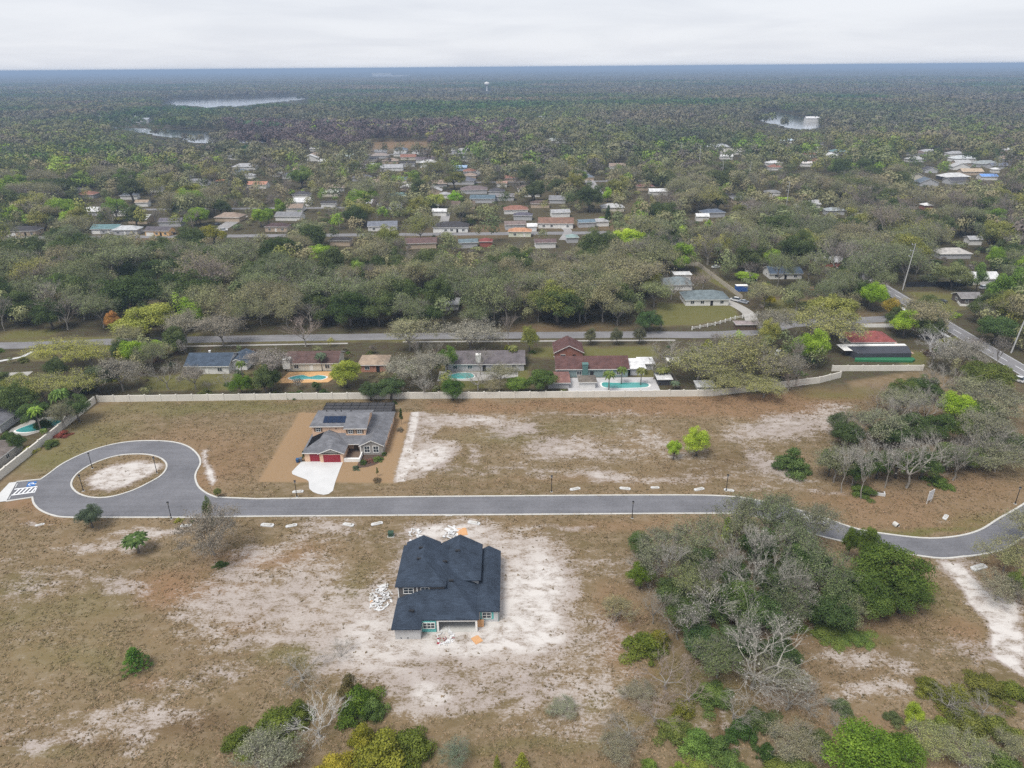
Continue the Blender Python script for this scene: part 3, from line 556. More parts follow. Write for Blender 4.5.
for (px, py, w, l, rz, lab) in ((462, 532, 2.2, 2.6, .2, 'orange plywood sheet lying on sand at the street side of the dark-roofed house'), (477, 640, 1.5, 1.7, .6, 'orange plywood sheet lying flat in front of the unfinished house wall'), (372, 601, .7, 2.2, .3, 'orange board at the edge of the white scrap heap')):
    mb = MB().box(-w/2, w/2, -l/2, l/2, 0, .05).box(-w/2+.1, w/2-.2, -l/2+.15, l/2+.05, .053, .09); o = mb.build('plywood_sheet', PLY); x, y = W(px, py); o.location = (x, y, .01); o.rotation_euler = (0, 0, rz); tag(o, lab, 'plywood')
x, y = W(480.5, 626); o = MB().box(-.6, .6, -.06, .06, 0, 1.5).box(-.5, .5, .063, .11, .1, 1.3).build('plywood_sheet', PLY); o.location = (x, y-.2, 0); o.rotation_euler = (-.12, 0, 0); tag(o, 'upright orange plywood sheet leaning below the right-hand teal-framed window', 'plywood')

# ------------------------------------------------------------------ small things on the lots
def copy_tree(o, parent=None):
    c = o.copy(); COL.objects.link(c); c.parent = parent
    for ch in list(o.children): copy_tree(ch, c)
    return c
def make_lamp():
    r = empty('street_lamp', 0, 0)
    MB().tube([(0, 0, 0), (0, 0, .5), (0, 0, .52), (0, 0, 3.9)], [.16, .14, .085, .075], 8).build('post', DARK, r)
    MB().box(-.25, .25, -.25, .25, 0, .1).build('base', CONC, r)
    h = MB().tube([(0, 0, 3.88), (0, 0, 4.0), (0, 0, 4.35), (0, 0, 4.5), (0, 0, 4.62)], [.1, .19, .24, .26, .03], 8).build('lantern', DARK, r)
    MB().tube([(0, 0, 4.02), (0, 0, 4.33)], [.2, .245], 8).build('lantern_glass', simple('frosted_lamp_glass', (.3, .3, .29)), h)
    return r
lampP = make_lamp()
for i, (px, py, lab) in enumerate([(92.5, 468.5, 'dark street lamp at the upper left rim of the sandy traffic island'), (157, 473, 'dark street lamp at the right-hand end of the sandy traffic island'), (83.5, 491, 'dark street lamp on the lower left of the sandy traffic island'),
        (171.5, 519, 'dark street lamp below the turning circle near the tuft-headed palm'), (297, 497, 'thin lamp post on the verge left of the white driveway'), (551.5, 492, 'lamp post on the far verge between the two houses and the lime trees'), (632, 518.5, 'dark lamp post on the near verge right of the unfinished house'),
        (726, 491, 'lamp post on the far verge at the bend of the lane'), (1015, 504, 'lamp post by the kerb on the far right bend')]):
    o = lampP if i == 0 else copy_tree(lampP); x, y = W(px, py); o.location = (x, y, 0); tag(o, lab, 'street lamp', 'lamp posts along the new lane')
# concrete culvert ends in the swale
def make_culvert():
    r = empty('culvert_end', 0, 0)
    mb = MB(); mb.prism([(-1.35, -.5), (1.35, -.5), (1.5, .1), (1.2, .55), (-1.2, .55), (-1.5, .1)], 0, .2); mb.build('concrete_slab', WHITEC, r)
    mb = MB(); mb.tube([(-.75, -.02, .2), (.85, -.02, .34)], [.2, .26], 10); mb.build('pipe', CONC, r); mb = MB(); mb.box(-.62, .62, -.16, .12, .203, .215); mb.build('pipe_mouth', DARK, r)
    return r
cul = make_culvert()
for i, (px, py, s, rz, lab) in enumerate([(298, 492, 1, .1, 'white concrete culvert end by the thin lamp post left of the white driveway'), (267.5, 525.5, 1.15, -.15, 'largest white culvert end in the near swale, leftmost of that row'), (291.5, 526, .95, .35, 'white culvert end in the near swale, second from the left of that row'), (348.5, 525, 1, -.3, 'white culvert end left of a pair before the unfinished house'), (377, 524, 1, .35, 'white culvert end in the near swale beside a dark green utility box'),
        (474, 523.3, 1.1, -.3, 'white culvert end in the near swale right of the unfinished house approach'), (449, 515.5, .6, 0, 'small round white culvert end at the head of the white sand track'), (575, 489.3, 1, .3, 'white culvert end on the far verge right of a lamp post'), (625, 488.8, 1, -.2, 'white culvert end on the far verge, second from the lamp post'), (655, 487.8, .8, 0, 'small white culvert end on the far verge below the small lime tree'), (699, 489.5, 1, .3, 'white culvert end on the far verge below the big lime tree'), (729, 490.5, .9, -.3, 'white culvert end beside the lamp post at the bend of the lane'),
        (978.5, 568, 1.4, .35, 'grey-white culvert end in grass below the right-hand bend of the road'), (945.5, 517.5, .9, .8, 'broken pale culvert end in grass above the right-hand bend'), (186, 526, .9, .1, 'white culvert end below the lamp near the bare grey tree'), (40, 525, .7, .4, 'white culvert end on rusty grass below the parking bay')]):
    o = cul if i == 0 else copy_tree(cul); x, y = W(px, py); o.location = (x, y, 0); o.rotation_euler = (0, 0, rz); o.scale = (s*.9, s*.9, s); tag(o, lab, 'culvert', 'culvert ends in the roadside swales')
x, y = W(875.5, 494.5); r = empty('drainage_box', x, y, 0, -.32, 'white concrete drainage box with dark grate below the bare grey trees', 'drain inlet')
MB().box(-2, 2, -.35, -.1, 0, .7).box(-2, -1.75, -.1, 1, 0, .7).box(1.75, 2, -.1, 1, 0, .6).build('concrete_box', WHITEC, r)
g = MB()
for k in range(12): g.box(-1.7+k*.29, -1.6+k*.29, -.1, 1, .5, .56)
g.build('grate', DARK, r); MB().box(-1.74, 1.74, -.1, 1, .05, .12).build('box_floor', simple('dark_mud', (.04, .03, .02)), r)
x, y = W(954.5, 519); x, y = W(897, 527); r = empty('culvert_pipe', x, y, 0, .4, 'dark round pipe mouth in the verge beyond the dark green oak', 'pipe')
MB().tube([(0, -.2, .35), (0, .9, .4)], [.55, .55], 12, cap=False).build('pipe', CONC, r); MB().tube([(0, .0, .36), (0, .1, .37)], [.5, .5], 12).build('pipe_mouth', DARK, r)
x, y = W(929, 503); r = empty('sign_board', x, y, 0, .55, 'white sign board on two posts in the grass inside the bend', 'sign')
MB().box(-1.1, 1.1, -.04, .04, .9, 3.4).build('board', SHEET, r); [MB().box(k-.06, k+.06, .045, .15, 0, 3.4).build('post', TRIM, r) for k in (-.85, .85)]
g = MB()
for k in range(4): g.box(-.8, .8-.15*k, -.05, -.043, 2.9-k*.42, 3.02-k*.42)
g.build('printed_lines', simple('faded_print', (.42, .44, .5)), r)
x, y = W(391, 536); r = empty('utility_box', x, y, 0, 0, 'dark green utility box in grass left of the unfinished house', 'utility box'); GB = simple('green_box_paint', (.035, .07, .045)); MB().box(-.55, .55, -.45, .45, .1, 1).poly([(-.6, -.5, 1), (.6, -.5, 1), (.6, .5, 1.12), (-.6, .5, 1.12)]).build('cabinet', GB, r); MB().box(-.7, .7, -.6, .6, 0, .1).build('pad', CONC, r)
def make_bin(col):
    r = empty('trash_bin', 0, 0); m = mat('bin_plastic', (.05, .1, .2), .5, .05, objcol=True)
    mb = MB(); n0 = [(-.26, -.3, .08), (.26, -.3, .08), (.26, .28, .08), (-.26, .28, .08), (-.34, -.38, 1), (.34, -.38, 1), (.34, .36, 1), (-.34, .36, 1)]; mb.v = n0; mb.f = [(3, 2, 1, 0), (0, 1, 5, 4), (1, 2, 6, 5), (2, 3, 7, 6), (3, 0, 4, 7)]; mb.mi = [0]*5; mb.build('body', m, r, col)
    MB().poly([(-.36, -.42, 1), (.36, -.42, 1), (.36, .42, 1.1), (-.36, .42, 1.1)]).box(-.36, .36, -.42, -.38, .95, 1.0).build('lid', m, r, col)
    for s in (-.3, .3): MB().tube([(s-.03, .34, .1), (s+.03, .34, .1)], .1, 8).build('wheel', RUBBER, r)
    return r
for k, (x, y, c, lab) in enumerate([(-54.6, 158.7, (.03, .09, .2), 'blue wheeled bin left of the peach house driveway'), (-53.85, 159.1, (.10, .12, .15), 'grey-blue wheeled bin against the peach house garage corner')]):
    o = make_bin(c); o.location = (x-.4, y-.5, 0); tag(o, lab, 'bin', 'bins by the peach house')

# ------------------------------------------------------------------ precast boundary walls
def fence(name, pts, h, t, m, label, post=4.6, pw=.22, pm=None, cap=None, cat='wall', rails=None):
    r = empty(name, pts[0][0], pts[0][1], 0, 0, label, cat); o = Vector((*pts[0], 0)); PM = MB(); first = None; posts = []
    for i in range(len(pts)-1):
        a, c = Vector((*pts[i], 0))-o, Vector((*pts[i+1], 0))-o; d = (c-a); Ln = d.length; d /= Ln; nn_ = Vector((-d.y, d.x, 0)); k = max(1, round(Ln/post))
        for j in range(k):
            p, q = a+d*(Ln*j/k), a+d*(Ln*(j+1)/k); dz = R.uniform(-.06, .08)
            if rails: 
                for z in rails: PM.prism([tuple((p-nn_*t/2)[:2]), tuple((q-nn_*t/2)[:2]), tuple((q+nn_*t/2)[:2]), tuple((p+nn_*t/2)[:2])], z, z+.14)
            else: PM.prism([tuple((p-nn_*t/2)[:2]), tuple((q-nn_*t/2)[:2]), tuple((q+nn_*t/2)[:2]), tuple((p+nn_*t/2)[:2])], -.1, h+dz)
            posts.append((p, math.atan2(d.y, d.x)))
    posts.append((c, math.atan2(d.y, d.x))); PM.build('panel', m, r)
    pm_ = MB().box(-pw, pw, -pw, pw, -.1, h+.18).mesh('post', pm or m)
    for p, a in posts[:96]: q = obj('post', pm_, r); q.location = p; q.rotation_euler = (0, 0, a)
    return r
wp = [(-125.6, 195.4), (-64, 196.1), (5.4, 195.9), (39, 196.1), (60.9, 196.2), (79.4, 200.6), (97.1, 205.2), (105.5, 209.4)]
fence('boundary_wall', wp, 2.05, .3, CREAMW, 'long cream precast wall between the empty lots and the pool houses')
fence('boundary_wall', [(-126.2, 194.6), (-126.6, 140)], 2.05, .5, CREAMW, 'cream precast wall running toward the parking bay at the far left', cat='wall')
fence('boundary_wall', [(105.2, 214.8), (134.6, 214.5)], 1.9, .3, CREAMW, 'short cream wall segment in front of the red-roofed house')
BEIGE = simple('beige_fence_board', (.42, .38, .31)); BLACKF = simple('black_fence', (.025, .025, .027)); GREYF = simple('grey_fence_board', (.17, .15, .13))
fence('fence', [W(643, 264), W(684, 265), W(698, 266), W(737, 296), W(742, 300)], 2, .1, BEIGE, 'beige board fence behind and beside the grey-roofed house', 3, .08, cat='fence')
fence('fence', [W(692, 330), W(715, 325.5), W(735, 319.5), W(757, 315.5)], 1.3, .1, TRIM, 'white rail fence along the curved drive below the big lawn', 3.4, .16, rails=(.5, 1.0), cat='fence')
fence('fence', [W(654, 318), W(662, 329)], 1.6, .1, BEIGE, 'short pale fence at the left edge of the big lawn', 3, .1, cat='fence')
fence('fence', [W(906, 287), W(972, 286)], 2.2, .12, BLACKF, 'long black fence behind the lawn beyond the side road', 4, .1, cat='fence')
fence('fence', [W(955, 300), W(960, 306), W(992, 307)], .9, .14, TRIM, 'low white fence around the small grey-roofed barn', 3, .1, cat='fence')
fence('fence', [W(745, 272), W(757, 281)], 1.4, .1, TRIM, 'short pale fence left of the dark-blue-roofed house', 3, .08, cat='fence')
fence('fence', [W(665, 368), W(679, 388)], 1.6, .12, GREYF, 'grey side fence right of the maroon-roofed pool house', 3, .08, cat='fence')

# ------------------------------------------------------------------ houses
keep = []           # picture rectangles that tall trees must not hide: (x0, y0, x1, y1, distance)
foot = []           # ground rectangles without trees
def keepbox(x0, y0, x1, y1, Y): keep.append((x0, y0, x1, y1, Y))
def house(x, y, w, d, roof, wall, label, det=1, ridge='x', hip=True, h=2.7, pit=.42, rz=0., garage=False, name='house', chim=None, white=False, cat='house', kb=True, parent=None):
    r = empty(name, x, y, 0, rz, label, cat); ov = .5; x0, x1, y0, y1 = -w/2, w/2, -d/2, d/2
    if ridge == 'x': sl = (pit if hip else None, pit if hip else None, pit, pit)
    else: sl = (pit, pit, pit if hip else None, pit if hip else None)
    rf = MB(); ro = Roof(x0-ov, x1+ov, y0-ov, y1+ov, h, sl).add(rf, .22, 1); rfo = rf.build('roof', [ROOF, TRIM], r, roof)
    wl = MB(); wallbox(wl, x0, x1, y0, y1, 0, h-.05, ro); wl.build('wall', WALL, r, wall)
    f = on_side('f', x0, x1, y0, y1)
    if det:
        n = max(2, int(w//4.5)); gw = 5 if garage else 0
        if garage: slab(r, 'garage_door', f, .6, 5.3, .02, 2.15, .05, TRIM)
        for k in range(n):
            s = gw+.8+(w-gw-1.6)*(k+.5)/n-.7
            if k == n//2: door(r, f, s, 1.1, 2.1, DARK if R.random() < .5 else TRIM)
            else: window(r, f, s, .9, 1.4, 1.2, TRIM, 2, 1, .08)
        g = on_side('r', x0, x1, y0, y1); window(r, g, d*.5-.6, .9, 1.2, 1.1, TRIM, 2, 1, .08); g = on_side('l', x0, x1, y0, y1); window(r, g, d*.5-.6, .9, 1.2, 1.1, TRIM, 2, 1, .08)
    if chim:
        cx, cy, cw, chh, cm = chim; MB().box(cx-cw/2, cx+cw/2, cy-cw/2, cy+cw/2, 1, chh).box(cx-cw/2-.1, cx+cw/2+.1, cy-cw/2-.1, cy+cw/2+.1, chh, chh+.15).build('chimney', cm, rfo)
    foot.append((x, y, w/2+2.5, d/2+2.5))
    if kb:
        a, b_, dp = PX(x, y, 2); s = FOC/dp; keepbox(a-w*.42*s, b_-5*s*.5, a+w*.42*s, b_+(1.2 if y < 400 else .2)*s, y-d/2)
    return r
def pool(pts, label, deck=None, deckmat=None, wcol=(.06, .27, .27)):
    cx = sum(p[0] for p in pts)/len(pts); cy = sum(p[1] for p in pts)/len(pts); q = smooth_line([(a-cx, b-cy) for a, b in pts], True, 5)
    r = empty('swimming_pool', cx, cy, 0, 0, label, 'pool')
    if deck: 
        dk = MB().prism([(a-cx, b-cy) for a, b in deck], 0, .06); dk.build('deck', deckmat or OLDC, r)
    k = MB(); big = [(a*1.08, b*1.12) for a, b in q]; k.prism(big, 0, .1); k.build('coping', TRIM, r)
    wmn = 'pool_water_%d' % int(wcol[1]*100); wm_ = bpy.data.materials.get(wmn) or simple(wmn, wcol, .15); MB().prism(q, .05, .13).build('water', wm_, r); foot.append((cx, cy, 4, 3)); return r
BL = (.055, .075, .105); BR = (.1, .062, .055); GR = (.17, .165, .16); DK = (.055, .052, .055); MAR = (.105, .055, .05); TAN = (.3, .23, .17); RED = (.22, .068, .062); WHT = (.6, .6, .6); TEALR = (.12, .2, .21); ORG = (.42, .22, .13); LG = (.33, .33, .34); BLU = (.15, .28, .5)
CR = (.6, .56, .48); WW = (.68, .67, .65); TW = (.45, .36, .27); PW = (.6, .4, .25); GW = (.42, .42, .43)
# row behind the wall
house(-100.5, 222, 14, 11, BL, WW, 'house with dark blue roof and white gable behind the wall', 1, 'x', False, chim=(-1, 1, .5, 5.6, TRIM), h=2.9)
house(-91.5, 224, 6, 9, BL, WW, 'small dark-blue-roofed wing right of the white gable', 0, 'y', False, kb=False)
o = house(-66.5, 223.5, 17, 10, BR, CR, 'house with plum-brown roof and a white chimney wall above an orange pool deck', 1, 'x', False, chim=(-8.2, -4.6, 2.4, 4.2, TRIM), h=2.8)
house(-46, 221, 9, 8, TAN, (.4, .2, .14), 'small house with pale tan roof among trees right of the plum-roofed house', 1)
house(-9, 222.5, 26, 11, (.13, .115, .12), GW, 'long low grey-roofed house with a white chimney behind the wall', 1, 'x', False, chim=(-2, -4.5, 1.7, 5.5, TRIM))
house(26, 216.5, 23, 10.5, MAR, (.2, .26, .26), 'long maroon-roofed house behind a turquoise pool', 1, 'x', False, h=3.0, chim=(-2.4, -5, 1.8, 4.6, simple('teal_glass_bay', (.09, .17, .16))))
house(19.5, 230.5, 9.5, 9, MAR, (.26, .12, .09), 'small maroon gabled garage block beyond the long maroon-roofed house', 1, 'y', False, h=2.9, pit=.5)
house(14.5, 206.5, 6.5, 8, (.2, .105, .09), GW, 'low brown-roofed outbuilding beside a round dark tree at the wall', 0, 'x', False, h=2.2, pit=.2)
house(23.6, 204.6, 4.8, 4.6, (.15, .13, .11), WW, 'small grey pavilion roof on the pool terrace', 0, 'x', True, h=2.4, pit=.35, name='pavilion', cat='pavilion')
house(40.8, 216.5, 4.6, 8, (.7, .7, .7), GW, 'flat white carport roof at the right end of the maroon-roofed house', 0, 'y', True, h=2.6, pit=.08, name='carport', cat='carport')
house(44.6, 219.5, 4.4, 5, (.66, .66, .66), GW, 'white-roofed lean-to right of the flat white carport', 0, 'x', True, h=2.4, pit=.1, name='shed', cat='shed')
house(54, 220.5, 3.4, 3, (.62, .6, .55), (.1, .07, .05), 'tiny cream-roofed shed on the lawn right of the white carport', 0, 'x', True, h=2.2, pit=.15, name='shed', cat='shed')
house(48, 206.6, 4, 4.5, (.62, .62, .62), (.05, .05, .055), 'black mesh shelter with white roof right of the turquoise pool', 0, 'x', True, h=2.3, pit=.12, name='shelter', cat='shelter')
house(60, 202, 5, 4, (.5, .5, .5), WW, 'pale flat shelter by the palm at the end of the wall', 0, 'x', True, h=1.6, pit=.05, name='shelter', cat='shelter')
rh = house(127, 238.5, 15, 10, RED, CR, 'house with bright red hipped roof and pink paved drive', 1, 'x', True, h=3)
x, y = 126, 227
sc = empty('pool_cage', x, y, 0, 0, 'dark mesh pool enclosure with white eaves and green base before the red roof', 'pool cage')
ds = simple('dark_mesh', (.055, .058, .07)); mb = MB(); mb.poly([(-10, 2.5, 2.9), (-8.5, -2.4, 2.2), (10, -2.4, 2.2), (11, 2.5, 2.9)]).poly([(-8.5, -2.4, 2.2), (-8.5, -2.4, 0), (10, -2.4, 0), (10, -2.4, 2.2)]).poly([(10, -2.4, 2.2), (10, -2.4, 0), (11, 2.5, 0), (11, 2.5, 2.9)]).poly([(-8.5, -2.4, 2.2), (-10, 2.5, 2.9), (-10, 2.5, 0), (-8.5, -2.4, 0)])
mb.build('mesh_screen', ds, sc); MB().box(-13, 10.6, 2.55, 4.2, 2.9, 3.1).poly([(-13, 2.5, 3), (-10.1, 2.5, 2.95), (-9.3, -.6, 2.5), (-12.2, -.4, 2.5)]).build('eaves', TRIM, sc)
GN = simple('green_sheet', (.03, .16, .07)); MB().prism([(-10, -4.4), (9, -5.6), (10.6, -4.2), (10.6, -2.7), (0, -2.5), (-9, -2.5)], 0, .75).build('green_base', GN, sc); foot.append((125, 227, 15, 8)); keepbox(836, 330, 902, 364, 222)
pool([(-72.5, 212.5), (-69, 214.6), (-66, 213.2), (-63.5, 214.4), (-60.5, 213), (-62, 210.8), (-66, 211.4), (-70, 210.6)], 'turquoise pool on an orange deck before the plum-roofed house', [(-75.5, 208.4), (-59, 208.8), (-57.5, 213.5), (-60, 217.8), (-74, 217.2)], simple('orange_deck', (.55, .33, .15)))
pool([(-21, 212), (-18, 215.2), (-13.5, 215), (-12.5, 211.6), (-17, 210.6)], 'bright turquoise pool before the long grey-roofed house', [(-24, 209), (-9, 209), (2, 212), (2, 216), (-24, 217)], OLDC, (.09, .34, .32))
pool([(28.5, 204), (29, 206.8), (33, 206.4), (42, 206.4), (42.4, 203.2), (36, 202.4), (30.5, 202.6)], 'long turquoise pool beside palms before the maroon-roofed house', [(17.5, 199), (46, 199), (46, 210.8), (17.5, 210.8)], simple('pale_terrace', (.46, .45, .45)), (.07, .3, .28))
pool([(-139, 177), (-135, 182.6), (-130.4, 183.6), (-129.6, 180), (-134.5, 176)], 'green-blue pool beyond the cream wall at the far left', [(-140, 174), (-134, 173.8), (-127.8, 180), (-127.8, 186), (-138, 185), (-141, 178)], OLDC, (.04, .27, .26))
house(-150.5, 182, 17, 13, (.15, .15, .165), GW, 'grey-roofed house cut by the left picture edge, above the green-blue pool', 1)
house(-137.5, 160, 15, 12, (.16, .135, .12), (.4, .38, .35), 'brown-roofed house cut by the left edge beside the cream wall', 1)
# beyond the back street
house(-163, 305.5, 15, 10, (.19, .175, .165), (.3, .36, .37), 'grey gabled house alone in the woods at left', 1, 'x', False)
house(-84, 303, 9, 7, LG, WW, 'white-roofed cottage hidden among trees in the middle of the woods', 0, 'x', False, kb=False)
house(-54, 296, 22, 10, (.2, .195, .195), GW, 'grey-roofed house almost hidden by leafless trees', 1, 'x', False, kb=False)
house(-26, 286, 8, 8, LG, WW, 'pale hidden cottage right of the half-hidden grey-roofed house', 0, kb=False)
house(82, 291, 18, 11, (.14, .17, .18), WW, 'blue-grey hip-roofed house with white wall on the big green lawn', 1, 'x', True)
house(75, 313, 12, 10, (.17, .2, .21), WW, 'rear wing of the blue-grey roofed house by the beige fence', 0)
house(80.5, 327, 7.5, 5, WHT, WW, 'small white shed in the corner of the beige fence', 0, 'x', True, h=2.8, pit=.1, name='shed', cat='shed')
house(129, 330, 15, 10, BL, WW, 'dark-blue-roofed house behind the yellow and red cars', 1, 'x', False)
house(89.5, 256.5, 8.5, 3.6, (.28, .235, .23), (.13, .09, .06), 'open brown wooden pergola by the curved drive', 0, 'x', False, h=2.5, pit=.12, name='pergola', cat='pergola')
house(192, 288, 8.5, 6.5, (.2, .19, .19), (.12, .1, .09), 'small grey-roofed barn inside a low white fence', 1, 'x', False)
house(214, 318, 16, 9, WHT, WW, 'white-roofed house beyond the black fence', 0, 'x', False)
house(229, 365, 16, 9, (.4, .38, .36), GW, 'pale-roofed house at the right edge beyond the tall pines', 0)
house(158, 350, 14, 8, LG, (.3, .09, .07), 'pale roofed house with reddish wall left of the tall power pole', 0, 'x', False, kb=False)
r = empty('shipping_container', *W(741, 291), 0, 0, 'blue shipping container beside the orange-brown yard fence', 'container')
MB().box(-2.6, 2.6, -1.2, 1.2, .1, 2.6).build('body', simple('container_blue', (.03, .1, .33)), r); g = MB()
for k in range(14): g.box(-2.5+k*.37, -2.36+k*.37, -1.26, -1.203, .2, 2.5)
g.build('corrugation', simple('container_blue_rib', (.03, .09, .3)), r); MB().box(-2.65, 2.65, -1.25, 1.25, 2.603, 2.75).build('roof_frame', TRIM, r)
